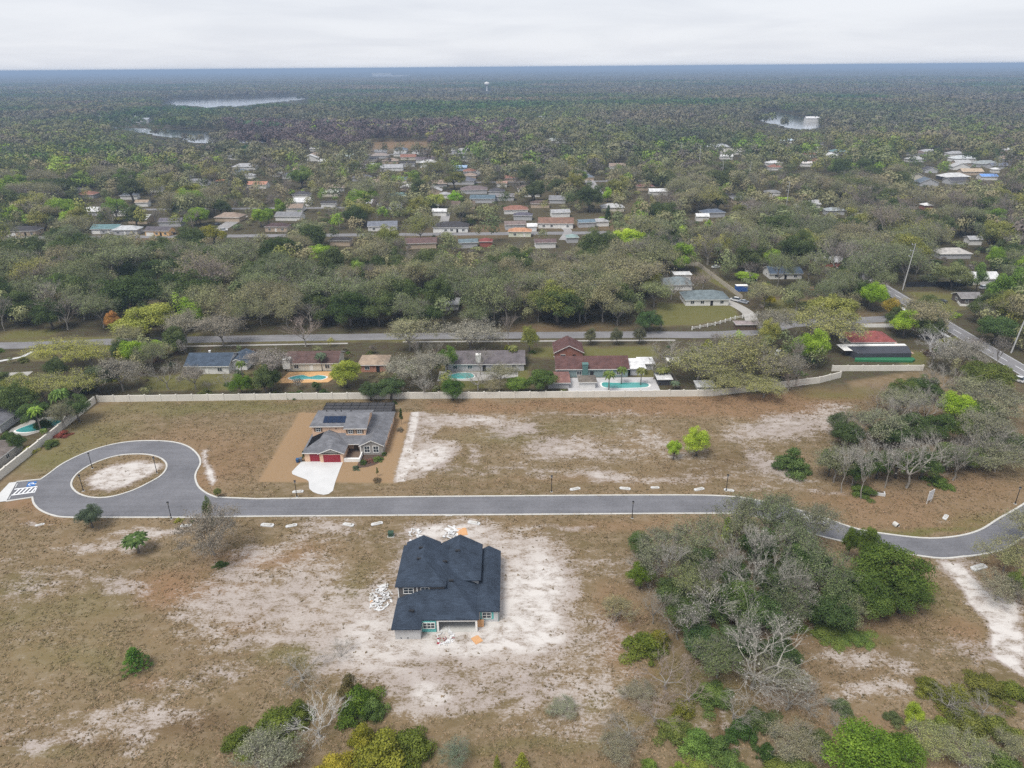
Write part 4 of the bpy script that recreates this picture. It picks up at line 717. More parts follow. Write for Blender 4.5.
# the row along the second street and the far estate: (px, py, width px, roof, wall, words, detail)
H2 = [(25, 231, 28, DK, TW, 'dark-roofed low house at the far left of the second street', 1), (108, 229, 26, TEALR, GW, 'green-grey roofed house left of the metal-roofed one on the second street', 1), (128, 230, 24, (.42, .43, .44), GW, 'house with shiny pale metal roof on the second street', 1), (160, 231, 24, (.1, .09, .1), (.66, .42, .2), 'orange-walled house with dark roof on the second street', 1), (172, 222, 22, (.13, .12, .14), GW, 'dark grey roof behind the orange-walled house', 0),
 (278, 227, 22, (.075, .05, .05), TW, 'small brown-roofed house with white porch on the second street', 1), (383, 226, 28, (.16, .17, .2), WW, 'blue-grey roofed house with white front on the second street', 1), (451, 227, 34, DK, (.72, .72, .7), 'white house with black roof edged in white on the second street', 1), (341, 241, 20, (.05, .045, .045), TW, 'dark roof half hidden by a bright green tree at the near kerb', 0), (421, 243, 30, (.13, .085, .08), TW, 'long brown-red roof on the near side of the second street', 0), (468, 243, 18, (.13, .17, .19), GW, 'small teal-grey roof on the near side of the second street', 0), (486, 242, 12, (.2, .06, .055), (.3, .1, .08), 'little dark red roof on the near side of the second street', 0),
 (520, 232, 22, ORG, (.6, .62, .5), 'orange-roofed cream house by the white drive', 1), (532, 227, 9, (.6, .6, .6), WW, 'narrow white gable between the orange and brown roofs', 0), (556, 223, 34, (.2, .12, .09), WW, 'wide brown-roofed white house above the curved white drive', 1), (545, 243, 20, (.13, .09, .09), WW, 'brown-roofed house with white eaves among trees below the orange roof', 0), (572, 238, 11, (.22, .29, .28), GW, 'small sage-green garage by the curved white drive', 0), (586, 223, 16, (.13, .18, .22), GW, 'blue-roofed house right of the wide brown roof', 0), (600, 222, 16, LG, WW, 'pale grey roof beside the blue-roofed house', 0), (523, 216, 18, (.1, .095, .12), GW, 'purple-grey roof behind the orange-roofed house', 0), (515, 225, 20, (.19, .15, .14), GW, 'long taupe roof behind the orange-roofed house', 0),
 (560, 213, 18, LG, WW, 'white-walled house behind the wide brown roof', 0), (540, 204, 18, (.11, .08, .07), TW, 'dark brown roof far behind the wide brown roof', 0), (130, 196, 16, (.09, .1, .12), WW, 'dark gabled house with white end wall among olive trees', 0), (157, 189, 12, (.12, .12, .16), WW, 'slate roof peeping from the olive wood', 0), (143, 203, 12, TAN, WW, 'little tan roof in the olive wood', 0), (222, 182, 12, ORG, WW, 'tiny orange roof left of the terracotta roofs', 0), (258, 185, 20, (.4, .2, .14), WW, 'terracotta-roofed house in the middle estate', 0), (245, 167, 22, LG, WW, 'pale grey roof right of the olive round tree', 0), (235, 157, 14, (.3, .3, .32), WW, 'grey roof below the dark green grove', 0), (250, 176, 10, LG, WW, 'white-walled house above the terracotta roof', 0),
 (277, 174, 12, WHT, WW, 'white gabled house at the edge of the estate', 0), (290, 176, 14, (.12, .15, .2), WW, 'blue-grey roof beside the white gabled house', 0), (305, 170, 20, (.36, .26, .2), WW, 'beige-brown roof beside a dark tree', 0), (331, 193, 16, (.5, .52, .46), CR, 'pale cream roof above the small dark gable', 0), (329, 204, 14, DK, WW, 'white gabled house with dark roof below the pale cream roof', 0), (362, 178, 18, (.13, .13, .15), GW, 'slate roof in the middle of the estate', 0), (398, 196, 18, TEALR, GW, 'teal-grey roof left of the lime tree', 0), (392, 168, 22, LG, WW, 'pale blue-grey roof in the crowded part of the estate', 0), (380, 156, 18, (.26, .22, .2), GW, 'low taupe roof by the bare brown field', 0), (345, 157, 18, (.38, .44, .42), WW, 'pale green roof near a dark round tree', 0), (408, 164, 14, DK, GW, 'black roof in the crowded part of the estate', 0), (425, 160, 18, (.12, .1, .11), WW, 'dark roof with white eaves in the crowded estate', 0), (428, 168, 14, WHT, WW, 'white roof in the crowded estate', 0), (460, 168, 14, (.3, .42, .6), (.4, .5, .65), 'light blue house in the far estate', 0), (462, 181, 26, (.12, .125, .15), GW, 'wide slate roof below the light blue house', 0), (474, 190, 26, (.15, .12, .12), GW, 'wide brown-grey roof right of the lime tree', 0), (483, 199, 24, (.1, .14, .17), GW, 'long blue-teal roof right of the lime tree', 0), (502, 184, 10, (.35, .22, .18), WW, 'pink-roofed house with white gable', 0), (505, 197, 18, (.2, .19, .2), GW, 'grey roof below the pink-roofed house', 0), (445, 195, 10, LG, WW, 'tiny white house left of the bright green tree', 0), (440, 212, 14, WHT, WW, 'white outbuilding behind the white house with black roof', 0), (460, 151, 16, (.3, .3, .3), GW, 'grey roof near the wood edge', 0), (400, 154, 12, LG, WW, 'pale roof at the near edge of the bare brown field', 0),
 (658, 192, 18, WHT, WW, 'white-edged flat roof among grey trees right of the pale street', 0), (645, 187, 16, (.18, .08, .07), TW, 'reddish roof beside the white-edged flat roof', 0), (712, 213, 22, (.11, .13, .17), GW, 'slate-blue roof between dark oaks at centre right', 0), (702, 217, 12, WHT, WW, 'white vehicle shed left of the slate-blue roof', 0), (556, 141, 20, (.4, .42, .4), WW, 'long pale roof in the distant trees', 0), (521, 126, 12, WHT, WW, 'distant white roof right of the water tower', 0), (545, 120, 14, LG, WW, 'row-end pale roof on the distant wood edge', 0), (610, 122, 16, (.25, .2, .18), GW, 'brown distant roof in thin wood', 0), (668, 125, 18, TAN, GW, 'tan distant roof before the long white roof', 0), (718, 147, 22, (.4, .42, .45), WW, 'pale warehouse by the open field', 0), (733, 152, 22, (.4, .38, .36), WW, 'long low pale roof by the open field', 0), (726, 157, 12, WHT, WW, 'small white block on the open field', 0), (787, 141, 14, (.45, .55, .62), WW, 'pale turquoise roof near the right-hand pond', 0), (812, 121, 14, WHT, WW, 'white roof on the shore of the right-hand pond', 0), (806, 164, 10, (.6, .56, .54), WW, 'lone white gable above the green thicket', 0), (838, 152, 16, TEALR, GW, 'dark teal roof near the right-hand estate', 0), (772, 193, 14, (.2, .2, .2), WW, 'white house at the pole line clearing', 0), (834, 211, 18, (.3, .33, .35), GW, 'grey-blue roof in the right-hand woods', 0), (893, 129, 10, WHT, WW, 'lone white roof in the right-hand forest', 0),
 (928, 152, 16, LG, WW, 'pale roof at the left of the right-hand estate', 0), (955, 154, 16, LG, WW, 'pale roof in the rear row of the right-hand estate', 0), (962, 159, 22, (.45, .47, .48), WW, 'wide white-grey roof in the right-hand estate', 0), (985, 164, 22, (.26, .28, .28), GW, 'grey-green roof in the right-hand estate', 0), (998, 166, 18, (.13, .14, .18), GW, 'dark roof right of the grey-green one', 0), (953, 177, 26, (.5, .5, .5), DK, 'long white roof with dark openings in the right-hand estate', 0), (987, 177, 16, (.16, .3, .62), WW, 'bright blue tarpaulin roof in the right-hand estate', 0), (995, 170, 6, WHT, WW, 'white domed shelter behind the bright blue roof', 0), (970, 172, 20, (.42, .33, .24), TW, 'tan roof behind the long white roof', 0), (926, 206, 8, WHT, (.3, .14, .1), 'lone little white-framed house in the right-hand woods', 0), (973, 240, 12, LG, WW, 'pale roof in the trees beyond the black fence', 0),
 (103, 116, 10, WHT, WW, 'pale villa left of the double villas on the lake shore', 0), (131, 119, 12, WHT, WW, 'tall white villa on the near lake shore', 0), (142, 122, 22, (.3, .33, .36), GW, 'slate-roofed villa between the white lake villas', 0), (155, 116, 10, WHT, WW, 'right-hand tall white villa on the near lake shore', 0)]
for (px, py, wp_, rc, wc, lab, det) in H2:
    x, y = W(px, py, 2.2); k = depth(x, y)/FOC; w = wp_*k; d = min(13, max(6, w*.55)); st = y > 1000
    if st: w = min(w, 30)
    house(x, y, w, d, rc, wc, lab, det, 'x', R.random() < .5, h=3.2 if not st else 7, pit=.4, rz=R.uniform(-.12, .12), garage=R.random() < .4)

# more roofs of the estate, half hidden among its trees
EST = []; hp = [(f[0], f[1]) for f in foot]; er = random.Random(21)
for x0, x1, y0, y1, n in ((300, 520, 148, 206, 38), (505, 640, 150, 212, 12), (760, 832, 136, 166, 10), (912, 1012, 147, 186, 12), (60, 300, 168, 222, 14), (640, 900, 165, 225, 9)):
    k = 0
    for _ in range(400):
        if k >= n: break
        x, y = W(er.uniform(x0, x1), er.uniform(y0, y1), 2)
        if min(math.hypot(x-a, (y-b_)*.8) for a, b_ in hp) < 19: continue
        hp.append((x, y)); k += 1; rn, rc = er.choice([('grey', (.2, .2, .21)), ('dark', (.07, .068, .075)), ('brown', (.13, .095, .08)), ('pale', (.4, .4, .4)), ('tan', (.27, .21, .17)), ('slate-blue', (.12, .145, .18)), ('white', (.55, .55, .55)), ('rust-red', (.24, .12, .09))])
        o = house(x, y, er.uniform(11, 18), er.uniform(8, 11), rc, er.choice([CR, WW, TW, GW, WW]), 'x', 0, er.choice('xxy'), er.random() < .5, h=2.9, rz=er.uniform(-.15, .15), kb=er.random() < .15); EST.append((o, rn, x, y))

# ------------------------------------------------------------------ vehicles
def car(x, y, rz, col, label, suv=False, pick=False):
    r = empty('parked_car', x, y, .03, rz, label, 'car', 'cars parked about the neighbourhood'); w = .9
    zt = 1.75 if suv or pick else 1.4
    prof = [(-2.25, .35), (2.3, .35), (2.35, .7), (1.3, .98), (-1.0 if pick else -2.1, 1.02), (-2.3, 1.0)] if not pick else [(-2.6, .45), (2.5, .45), (2.55, .9), (1.4, 1.1), (-2.6, 1.1)]
    def side(p, w, m, nm, c=None, tap=1.):
        mb = MB(); a = [(u, -w*(tap if z > 1.1 else 1), z) for u, z in p]; b_ = [(u, w*(tap if z > 1.1 else 1), z) for u, z in p]; k = len(p)
        mb.poly(a); mb.poly(b_[::-1]); [mb.poly((a[i], b_[i], b_[(i+1) % k], a[(i+1) % k])) for i in range(k)]; return mb.build(nm, m, r, c)
    side(prof, w, PAINT, 'body', col)
    cab = [(1.25, .99), (.6, zt), (-1.6 if suv else -1.0, zt), (-2.1 if suv else -1.9, 1.03)] if not pick else [(1.35, 1.11), (.8, zt+.1), (-.5, zt+.1), (-.8, 1.11)]
    side(cab, w*.94, GLASS, 'windows', None, .82); t = cab[1][0]-.1; u = cab[2][0]+.1; z = cab[1][1]; MB().box(u, t, -w*.76, w*.76, z+.003, z+.05).build('roof', PAINT, r, col)
    for a in (-1.45, 1.45):
        for s in (-1, 1):
            wh = MB().tube([(a, s*.72, .33), (a, s*.93, .33)], .33, 12).build('wheel', RUBBER, r); MB().tube([(a, s*.931, .33), (a, s*.945, .33)], .2, 10).build('hubcap', METAL, wh)
    for s in (-.6, .6): MB().box(2.3, 2.37, s-.2, s+.2, .62, .76).build('headlight', SHEET, r)
for px, py, rz, c, lab, k in [(812, 290.5, -.5, (.3, .015, .02), 'red car beside the yellow one on bare grass', {}), (801, 289.5, 2.7, (.6, .5, .06), 'yellow car left of the red one on bare grass', {}), (766, 249, .1, (.6, .6, .6), 'white pickup under grey trees above the dark-blue-roofed house', dict(pick=True)), (778, 355, 1.0, (.5, .52, .55), 'silver car among leafless trees left of the red-roofed house', dict(suv=True)),
        (743, 303, 2.4, (.35, .37, .4), 'grey car at the bend of the curved drive', {}), (735, 301, 2.4, (.6, .6, .6), 'white van parked by the garage of the blue-grey-roofed house', dict(suv=True)), (984, 289, .2, (.55, .57, .6), 'white car right of the small barn, larger one', dict(suv=True)), (993, 290, .3, (.3, .34, .4), 'grey-blue car right of the small barn', {}), (928, 278, 0, (.02, .02, .022), 'dark trailer-like car by the black fence', dict(pick=True)),
        (941, 302.5, 2.3, (.03, .03, .035), 'dark car parked on the verge beside the side road', {}), (1016, 381, 2.2, (.65, .65, .66), 'white car on the side road at the right edge', dict(suv=True)), (815, 523, -.42, (.62, .62, .62), 'white pickup on the lane half hidden by grey branches', dict(pick=True)),
        (214, 228, 1, (.04, .05, .07), 'dark car on the sloping side street, nearer one', {}), (218, 225, 1, (.05, .05, .06), 'dark car on the sloping side street, farther one', {}), (172, 234, 0, (.05, .06, .07), 'dark car in the drive of the orange-walled house', {}), (224, 231, .2, (.65, .65, .65), 'white van at the corner of the sloping side street', dict(suv=True)), (592, 184, 1.9, (.6, .6, .6), 'white car on the pale curving street', {}), (716, 268, .4, (.6, .62, .6), 'small white buggy on the strip of lawn by the beige fence', {})]:
    x, y = W(px, py); car(x, y, rz, c, lab, **k)

# ------------------------------------------------------------------ poles, tower, far roofs
def pole(px, py, h, label, lean=0., arms=3):
    x, y = W(px, py); r = empty('power_pole', x, y, 0, 0, label, 'power pole', 'power poles along the side road and the clearing'); s = .34 if h > 24 else .26
    MB().tube([(0, 0, 0), (lean*h*.5, 0, h*.5), (lean*h, 0, h)], [s, s*.8, s*.55], 8).build('pole', mat('pole_concrete', (.42, .42, .41), .9, .1), r); a = MB()
    for k in range(arms): z = h-.8-k*2.6; a.box(lean*z-1.5, lean*z+.1, -.08, .08, z, z+.16)
    am = a.build('cross_arm', METAL, r)
    for k in range(arms): z = h-.8-k*2.6; MB().tube([(lean*z-1.4, 0, z+.16), (lean*z-1.4, 0, z+.7)], .12, 6).build('insulator', WHITEC, am)
for a in [(902.5, 290, 21, 'tall grey power pole beside the side road beyond the red-roofed house', .06), (1011, 353, 21, 'leaning grey power pole at the right edge beside the side road', .11), (680, 165, 22, 'farthest left power pole of the distant clearing'), (698, 176, 27, 'tall thin power pole second from left in the clearing'), (721, 187, 21, 'power pole third from left before a dark oak'), (748, 190, 22, 'power pole fourth from left by a white house'), (785, 215, 22, 'nearest power pole of the clearing, right of the others')]: pole(*a)
x, y = W(487, 91.5); r = empty('water_tower', x, y, 0, 0, 'white bulb-topped water tower near the horizon', 'water tower'); MB().tube([(0, 0, 0), (0, 0, 5), (0, 0, 22)], [6, 3.2, 3.2], 12).build('column', WHITEC, r)
MB().tube([(0, 0, 22), (0, 0, 26), (0, 0, 31), (0, 0, 35), (0, 0, 37)], [3.3, 9, 11, 8, 2], 14).build('tank', TRIM, r, smooth=True)
for px, py, w, d, h, lab in ((382, 77.2, 200, 80, 40, 'long white warehouse on the horizon, left of a pair'), (400, 78.3, 180, 60, 26, 'long white warehouse on the horizon, right of a pair'), (916, 66.8, 120, 60, 40, 'faint pale building on the far right horizon'), (665, 112.6, 240, 14, 8, 'long thin white roof on the far pond shore')):
    x, y = W(px, py); r = empty('warehouse', x, y, 0, 0, lab, 'warehouse'); MB().box(-w/2, w/2, -d/2, d/2, 0, h).build('wall', WHITEC, r); MB().box(-w/2-1, w/2+1, -d/2-1, d/2+1, h+.01, h+1.5).build('roof', TRIM, r)
    g = MB(); [g.box(-w/2+8+k*w/8, -w/2+14+k*w/8, -d/2-.3, -d/2-.02, 0, h*.4) for k in range(8)]; g.build('loading_doors', GREYS, r)

# ------------------------------------------------------------------ dry tufts: only on open ground
def inside(x, y, P):
    r = np.zeros(x.shape, bool)
    for i in range(len(P)):
        a, c = P[i], P[(i+1) % len(P)]
        if a[1] != c[1]: r ^= ((a[1] > y) != (c[1] > y)) & (x < a[0]+(y-a[1])*(c[0]-a[0])/(c[1]-a[1]))
    return r
tx, ty, sv, gv, rv, cl, dk = TUFT; oc = np.array(outer); ctr = oc.mean(0)
ok = TUFT_OK & (~inside(tx, ty, [tuple(p) for p in outer]) | inside(tx, ty, isl)) & ~((tx > -22) & (tx < -2) & (ty > 95) & (ty < 118)) & ~((tx > -56) & (tx < -33) & (ty > 143) & (ty < 189)) & ~((tx < -113) & (ty > 138) & (ty < 152)) & ((tx > -124.5) | (ty < 120))
for o_ in (top_line, bot_line): 
    q_ = np.array(o_)[::2]; ok &= np.min(np.hypot(tx[:, None]-q_[None, :, 0], ty[:, None]-q_[None, :, 1]), 1) > .9
tx, ty, sv, gv, rv, cl, dk = (a[ok] for a in (tx, ty, sv, gv, rv, cl, dk)); n = len(tx); kk = 4; an = N.uniform(0, 6.28, (n, kk)); hh_ = (.04+.16*N.random((n, 1))*(.5+cl[:, None]))*(.7+.6*N.random((n, kk))); rr_ = .16+.26*N.random((n, kk))
bx, by = tx[:, None]+.12*N.normal(size=(n, kk)), ty[:, None]+.12*N.normal(size=(n, kk)); sw_ = .07+.1*N.random((n, kk))
P0 = np.stack([bx-np.sin(an)*sw_, by+np.cos(an)*sw_, np.zeros((n, kk))], -1); P1 = np.stack([bx+np.sin(an)*sw_, by-np.cos(an)*sw_, np.zeros((n, kk))], -1); P2 = np.stack([bx+np.cos(an)*rr_, by+np.sin(an)*rr_, hh_], -1)
V = np.stack([P0, P1, P2], 2).reshape(-1, 3); u = N.random((n, 1)); tc_ = np.array((.33, .245, .15))*(1-u)+np.array((.18, .14, .072))*u; tc_ = tc_*np.where(sv > .5, .8, 1)[:, None]; tc_ = tc_*(1-dk[:, None]*.75)+np.array((.15, .1, .055))*dk[:, None]*.75; tc_ = tc_*(1-gv[:, None]*.6)+np.array((.15, .175, .055))*gv[:, None]*.6; tc_ = tc_*(1-rv[:, None]*.5)+np.array((.3, .18, .1))*rv[:, None]*.5
me = bpy.data.meshes.new('dry_grass'); me.vertices.add(len(V)); me.vertices.foreach_set('co', V.astype(np.float32).ravel()); me.loops.add(len(V)); me.loops.foreach_set('vertex_index', np.arange(len(V), dtype=np.int32)); me.polygons.add(len(V)//3); me.polygons.foreach_set('loop_start', np.arange(0, len(V), 3, dtype=np.int32)); me.update()
me.attributes.new('tint', 'FLOAT_COLOR', 'POINT').data.foreach_set('color', np.repeat(np.concatenate([tc_, np.ones((n, 1))], 1), kk*3, 0).astype(np.float32).ravel()); me.attributes.new('var', 'FLOAT', 'POINT').data.foreach_set('value', np.repeat(N.random(n*kk), 3).astype(np.float32)); me.materials.append(leafmat('dry_grass_blades', .35, .25, True)); tag(obj('dry_grass', me), 'dry grass tufts scattered over the open lots', 'grass', kind='stuff')

# ------------------------------------------------------------------ trees: a few grown crowns, copied, scaled and tinted one by one
def quads_mesh(name, cen, nor, sz, var, mats, mi=None, extra=None):
    n = len(cen); a = np.cross(nor, N.normal(size=(n, 3))); a /= np.linalg.norm(a, axis=1, keepdims=True)+1e-9; b_ = np.cross(nor, a); s = sz[:, None]
    v = np.stack([cen-a*s, cen-b_*s*.6, cen+a*s, cen+b_*s*.6], 1).reshape(-1, 3); k = n; me = bpy.data.meshes.new(name)
    ev, ef = (extra.v, extra.f) if extra else ([], [])
    off = len(v); me.from_pydata(np.concatenate([v, np.array(ev).reshape(-1, 3)]) if ev else v, [], [tuple(range(4*i, 4*i+4)) for i in range(n)]+[tuple(off+i for i in f) for f in ef])
    for m in mats: me.materials.append(m)
    if ef: me.polygons.foreach_set('material_index', [0]*n+[1]*len(ef))
    at = me.attributes.new('var', 'FLOAT', 'FACE'); at.data.foreach_set('value', np.concatenate([var, N.random(len(ef))]).astype(np.float32)); me.update(); return me
def unit(v): return v/(np.linalg.norm(v, axis=-1, keepdims=True)+1e-9)
def leaves(lobes, n, sz, up=.35, shell=.55):
    w = np.array([l[3]**2 for l in lobes]); idx = N.choice(len(lobes), n, p=w/w.sum()); Lb = np.array(lobes)[idx]
    d = unit(N.normal(size=(n, 3))+np.array((0, 0, up))); r = Lb[:, 3]*(shell+(1-shell)*np.sqrt(N.random(n)))*(1+.12*N.normal(size=n))
    c = Lb[:, :3]+d*r[:, None]*np.array((1, 1, .8)); lb = N.random(len(lobes))[idx]
    return c, unit(d+.75*unit(N.normal(size=(n, 3)))), sz*(.6+.8*N.random(n)), np.clip(.5*N.random(n)+.5*lb, 0, 1)
def limbs(mb, lobes, zt, r=.03, sides=5):
    lx = R.uniform(-.03, .03); T = (lx, R.uniform(-.03, .03), zt); mb.tube([(0, 0, -.01), (lx*.5, 0, zt*.5), T], [r*1.25, r, r*.85], 7)
    for l in lobes:
        c = l[:3]; m_ = (T[0]+(c[0]-T[0])*.45+R.uniform(-.03, .03), T[1]+(c[1]-T[1])*.45+R.uniform(-.03, .03), T[2]+(c[2]-T[2])*.6)
        mb.tube([T, m_, tuple(c)], [r*.6, r*.38, r*.1], sides)
def dome_lobes(n, zlo=.3, rr=(.11, .2), spread=.36, flat_=.55):
    out = []
    for i in range(n):
        a = R.random()*6.283; q = math.sqrt((i+.5)/n)*spread; zm = 1-(q/.5)**2*flat_; r = R.uniform(*rr); z = R.uniform(zlo+.4*(zm-zlo), zm)-r*.8
        out.append((q*math.cos(a+i*2.4), q*math.sin(a+i*2.4), max(zlo, z), r))
    return out
PR = {}
def leafy(kind, n, nl, sz, **k):
    lb = dome_lobes(n, **k); tr = MB(); limbs(tr, lb[::max(1, n//9)], R.uniform(.22, .32)); PR.setdefault(kind, []).append((tr.mesh(kind+'_trunk', BARK, True), quads_mesh(kind+'_crown', *leaves(lb, nl, sz), [LEAF])))
def grow(kind, lv, nleaf, sz, fork=(4, 5), tilt=.55, wob=.25, trunk=PALE, twig=TWIG, tl=.3, thick=1.):
    tr, cr, tips = MB(), MB(), []
    def br(p, d, ln, r, l):
        q = p+d*ln; mid = p+d*ln*.5+Vector((R.uniform(-1, 1), R.uniform(-1, 1), R.uniform(-.5, 1)))*ln*wob*.3
        if l <= 1: tr.tube([p, mid, q], [r, r*.8, r*.6], 6 if l == 0 else 5, cap=False)
        elif l < lv: cr.tube([p, mid, q], [r, r*.75, r*.45], 3, 1, cap=False)
        else:
            sd = d.orthogonal().normalized()*max(r*1.2, .00115); cr.poly([p-sd, p+sd, q]); cr.poly([mid-sd*.8, mid+sd*.8, mid+(q-p)*.5+Vector((R.uniform(-1, 1), R.uniform(-1, 1), R.uniform(-1, 1)))*ln*.5])
        if l == lv: tips.append((q+p)*.5); tips.append(q); return
        for i in range(R.randint(*fork) if l else fork[1]+1):
            az = R.random()*6.283 if l else 6.283*i/(fork[1]+1)+R.uniform(-.3, .3); o = d.orthogonal().normalized(); o = (Matrix.Rotation(az, 3, d) @ o); t = R.uniform(.55, 1.3)*tilt*(1 if l else 1.15)
            nd = (d*math.cos(t)+o*math.sin(t)+Vector((0, 0, .12))).normalized(); st = p.lerp(q, R.uniform(.55, 1.)) if l else q
            br(st, nd, ln*R.uniform(.55, .85) if l else R.uniform(.26, .4), r*.52, l+1)
    br(Vector((0, 0, 0)), Vector((R.uniform(-.06, .06), R.uniform(-.06, .06), 1)).normalized(), tl, .026*thick, 0)
    A = np.array(tr.v+cr.v); z = A[:, 2].max(); hw = np.percentile(np.hypot(A[:, 0], A[:, 1]), 97)*2; f = np.array((1/hw, 1/hw, 1/z))
    tr.v = [tuple(np.array(p)*f) for p in tr.v]; cr.v = [tuple(np.array(p)*f) for p in cr.v]; tp = np.array([tuple(t) for t in tips])*f
    tm = tr.mesh(kind+'_trunk', trunk, True)
    i = N.integers(len(tp), size=nleaf); c = tp[i]+N.normal(size=(nleaf, 3))*.028; nr = unit(unit(c-np.array((0, 0, .45)))+.9*unit(N.normal(size=(nleaf, 3))))
    cm = quads_mesh(kind+'_crown', c, nr, sz*(.6+.8*N.random(nleaf)), N.random(nleaf), [LEAF, twig], extra=cr) if nleaf else None
    if cm is None: cm = cr.mesh(kind+'_crown', twig)
    PR.setdefault(kind, []).append((tm, cm))
for i in range(4): leafy('oak_tree', 34+6*i, 15000, .0135, spread=.38, rr=(.09, .17))
for i in range(3): leafy('tall_tree', 24, 11000, .017, zlo=.2, rr=(.12, .2), spread=.3, flat_=.75)
for i in range(4): grow('budding_tree', 5, 7000, .0105, thick=.85, twig=TWIGG)
for i in range(4): grow('leafless_tree', 5, 300, .009, tilt=.44, thick=.72, fork=(3, 4), trunk=PALER)
for i in range(2): grow('slender_tree', 5, 500, .012, tilt=.33, tl=.42, thick=.65, fork=(3, 4), trunk=PALER)
for i in range(3):                                            # pine-like: stacked sparse tufts on a tall trunk
    lb = [(R.uniform(-.3, .3)*(1.25-z), R.uniform(-.3, .3)*(1.25-z), z, R.uniform(.1, .17)) for z in np.linspace(.4, .93, 13)]; tr = MB(); tr.tube([(0, 0, 0), (.01, 0, .5), (0, .01, .95)], [.03, .022, .008], 6)
    for l in lb: tr.tube([(0, 0, l[2]-.08), l[:3]], [.008, .004], 4)
    PR.setdefault('pine_tree', []).append((tr.mesh('pine_trunk', BARK, True), quads_mesh('pine_crown', *leaves(lb, 7000, .015), [LEAF])))
for i in range(2):
    lb = [(.42*(1.08-z)*math.cos(k*2.4)*q, .42*(1.08-z)*math.sin(k*2.4)*q, z, R.uniform(.05, .09)) for k, z in enumerate(np.linspace(.1, .98, 60)) for q in (1, .5)]; tr = MB(); tr.tube([(0, 0, 0), (.01, 0, .5), (0, .01, .95)], [.03, .022, .008], 6)
    PR.setdefault('young_pine', []).append((tr.mesh('pine_trunk', BARK, True), quads_mesh('pine_crown', *leaves(lb, 5000, .02, .3, .2), [LEAF])))
for i in range(4):                                            # low bushes down to the ground
    lb = []
    for _ in range(34):
        gx_, gy_ = max(-.42, min(.42, R.gauss(0, .19))), max(-.42, min(.42, R.gauss(0, .19))); lb.append((gx_, gy_, R.uniform(.06, max(.1, .74-1.3*math.hypot(gx_, gy_))), R.uniform(.08, .2)))
    PR.setdefault('shrub', []).append((None, quads_mesh('shrub', *leaves(lb, 9000, .02, .5), [LEAF])))
for i in range(2):
    cr = MB(); n0 = 44
    for k in range(n0):
        a = k*2.4+R.uniform(-.2, .2); e = 1.15-1.5*(k/n0); ln = R.uniform(.4, .52); P = []
        for t in np.linspace(0, 1, 6): P.append(Vector((math.cos(a)*ln*t*math.cos(e*.7), math.sin(a)*ln*t*math.cos(e*.7), .78+ln*.42*(math.sin(e)*t-.75*t*t))))
        for j in range(5):
            d = (P[j+1]-P[j]).normalized(); sd = d.cross(Vector((0, 0, 1))).normalized(); w0, w1 = .075*math.sin(.5+2.3*j/5), .075*math.sin(.5+2.3*(j+1)/5)*(j < 4)
            for s in (-1, 1): cr.poly([P[j], P[j]+sd*s*w0-Vector((0, 0, .03)), P[j+1]+sd*s*w1-Vector((0, 0, .03)), P[j+1]])
    me = cr.mesh('palm_crown', LEAF); me.attributes.new('var', 'FLOAT', 'FACE').data.foreach_set('value', N.random(len(me.polygons)).astype(np.float32))
    PR.setdefault('palm_tree', []).append((MB().tube([(0, 0, 0), (.02, 0, .4), (0, 0, .8)], [.05, .036, .045], 7).mesh('palm_trunk', PALE, True), me))
TREES = []
def plant(kind, x, y, w, h, col, note=None, rz=None, px=None, py=None):
    tm, cm = R.choice(PR[kind]); j = (1+R.uniform(-.1, .1))*(1 if px == 1 or kind in ('leafless_tree', 'slender_tree') else BRIGHT); col = tuple(c*j for c in col); q, p, _ = PX(x, y, h*.6)
    if kind == 'shrub':
        r = obj('shrub', cm, None, col); r.location = (x, y, -.05*h)
    else:
        r = empty(kind, x, y); t = obj('trunk', tm, r, col); c = obj('crown', cm, r, col)
    r.rotation_euler = (0, 0, R.random()*6.283 if rz is None else rz); r.scale = (w, w, h)
    TREES.append(dict(o=r, k=kind, x=x, y=y, w=w, h=h, c=col, px=float(q), py=float(p), note=note)); return r
RATIO = dict(oak_tree=.72, tall_tree=1.15, budding_tree=.8, leafless_tree=.85, slender_tree=1.5, pine_tree=1.9, young_pine=1., shrub=.75, palm_tree=1.5)
def T(kind, px, py, wpx, col, h=None, note=None):
    hh = h or 6.
    for _ in range(4):
        x, y = W(px, py, hh*.6); w = wpx*depth(x, y, hh*.6)/FOC; hh = h or w*RATIO[kind]
    return plant(kind, x, y, w, hh, col, note)
G_DK = (.05, .078, .02); G_MID = (.085, .12, .03); G_OL = (.125, .135, .042); G_LIME = (.24, .31, .03); G_YEL = (.23, .225, .045); G_GREY = (.15, .165, .08); G_TAN = (.2, .178, .105); G_PURP = (.19, .155, .14); G_BLUE = (.075, .1, .06); BAREC = (.31, .29, .265); G_GOLD = (.32, .24, .03); G_RUST = (.27, .16, .05)
O, TT, BU, LF, SL, PI_, SH, PA = 'oak_tree', 'tall_tree', 'budding_tree', 'leafless_tree', 'slender_tree', 'pine_tree', 'shrub', 'palm_tree'
BG = (.25, .232, .2); BP = (.26, .21, .18); BL_ = (.33, .312, .275)
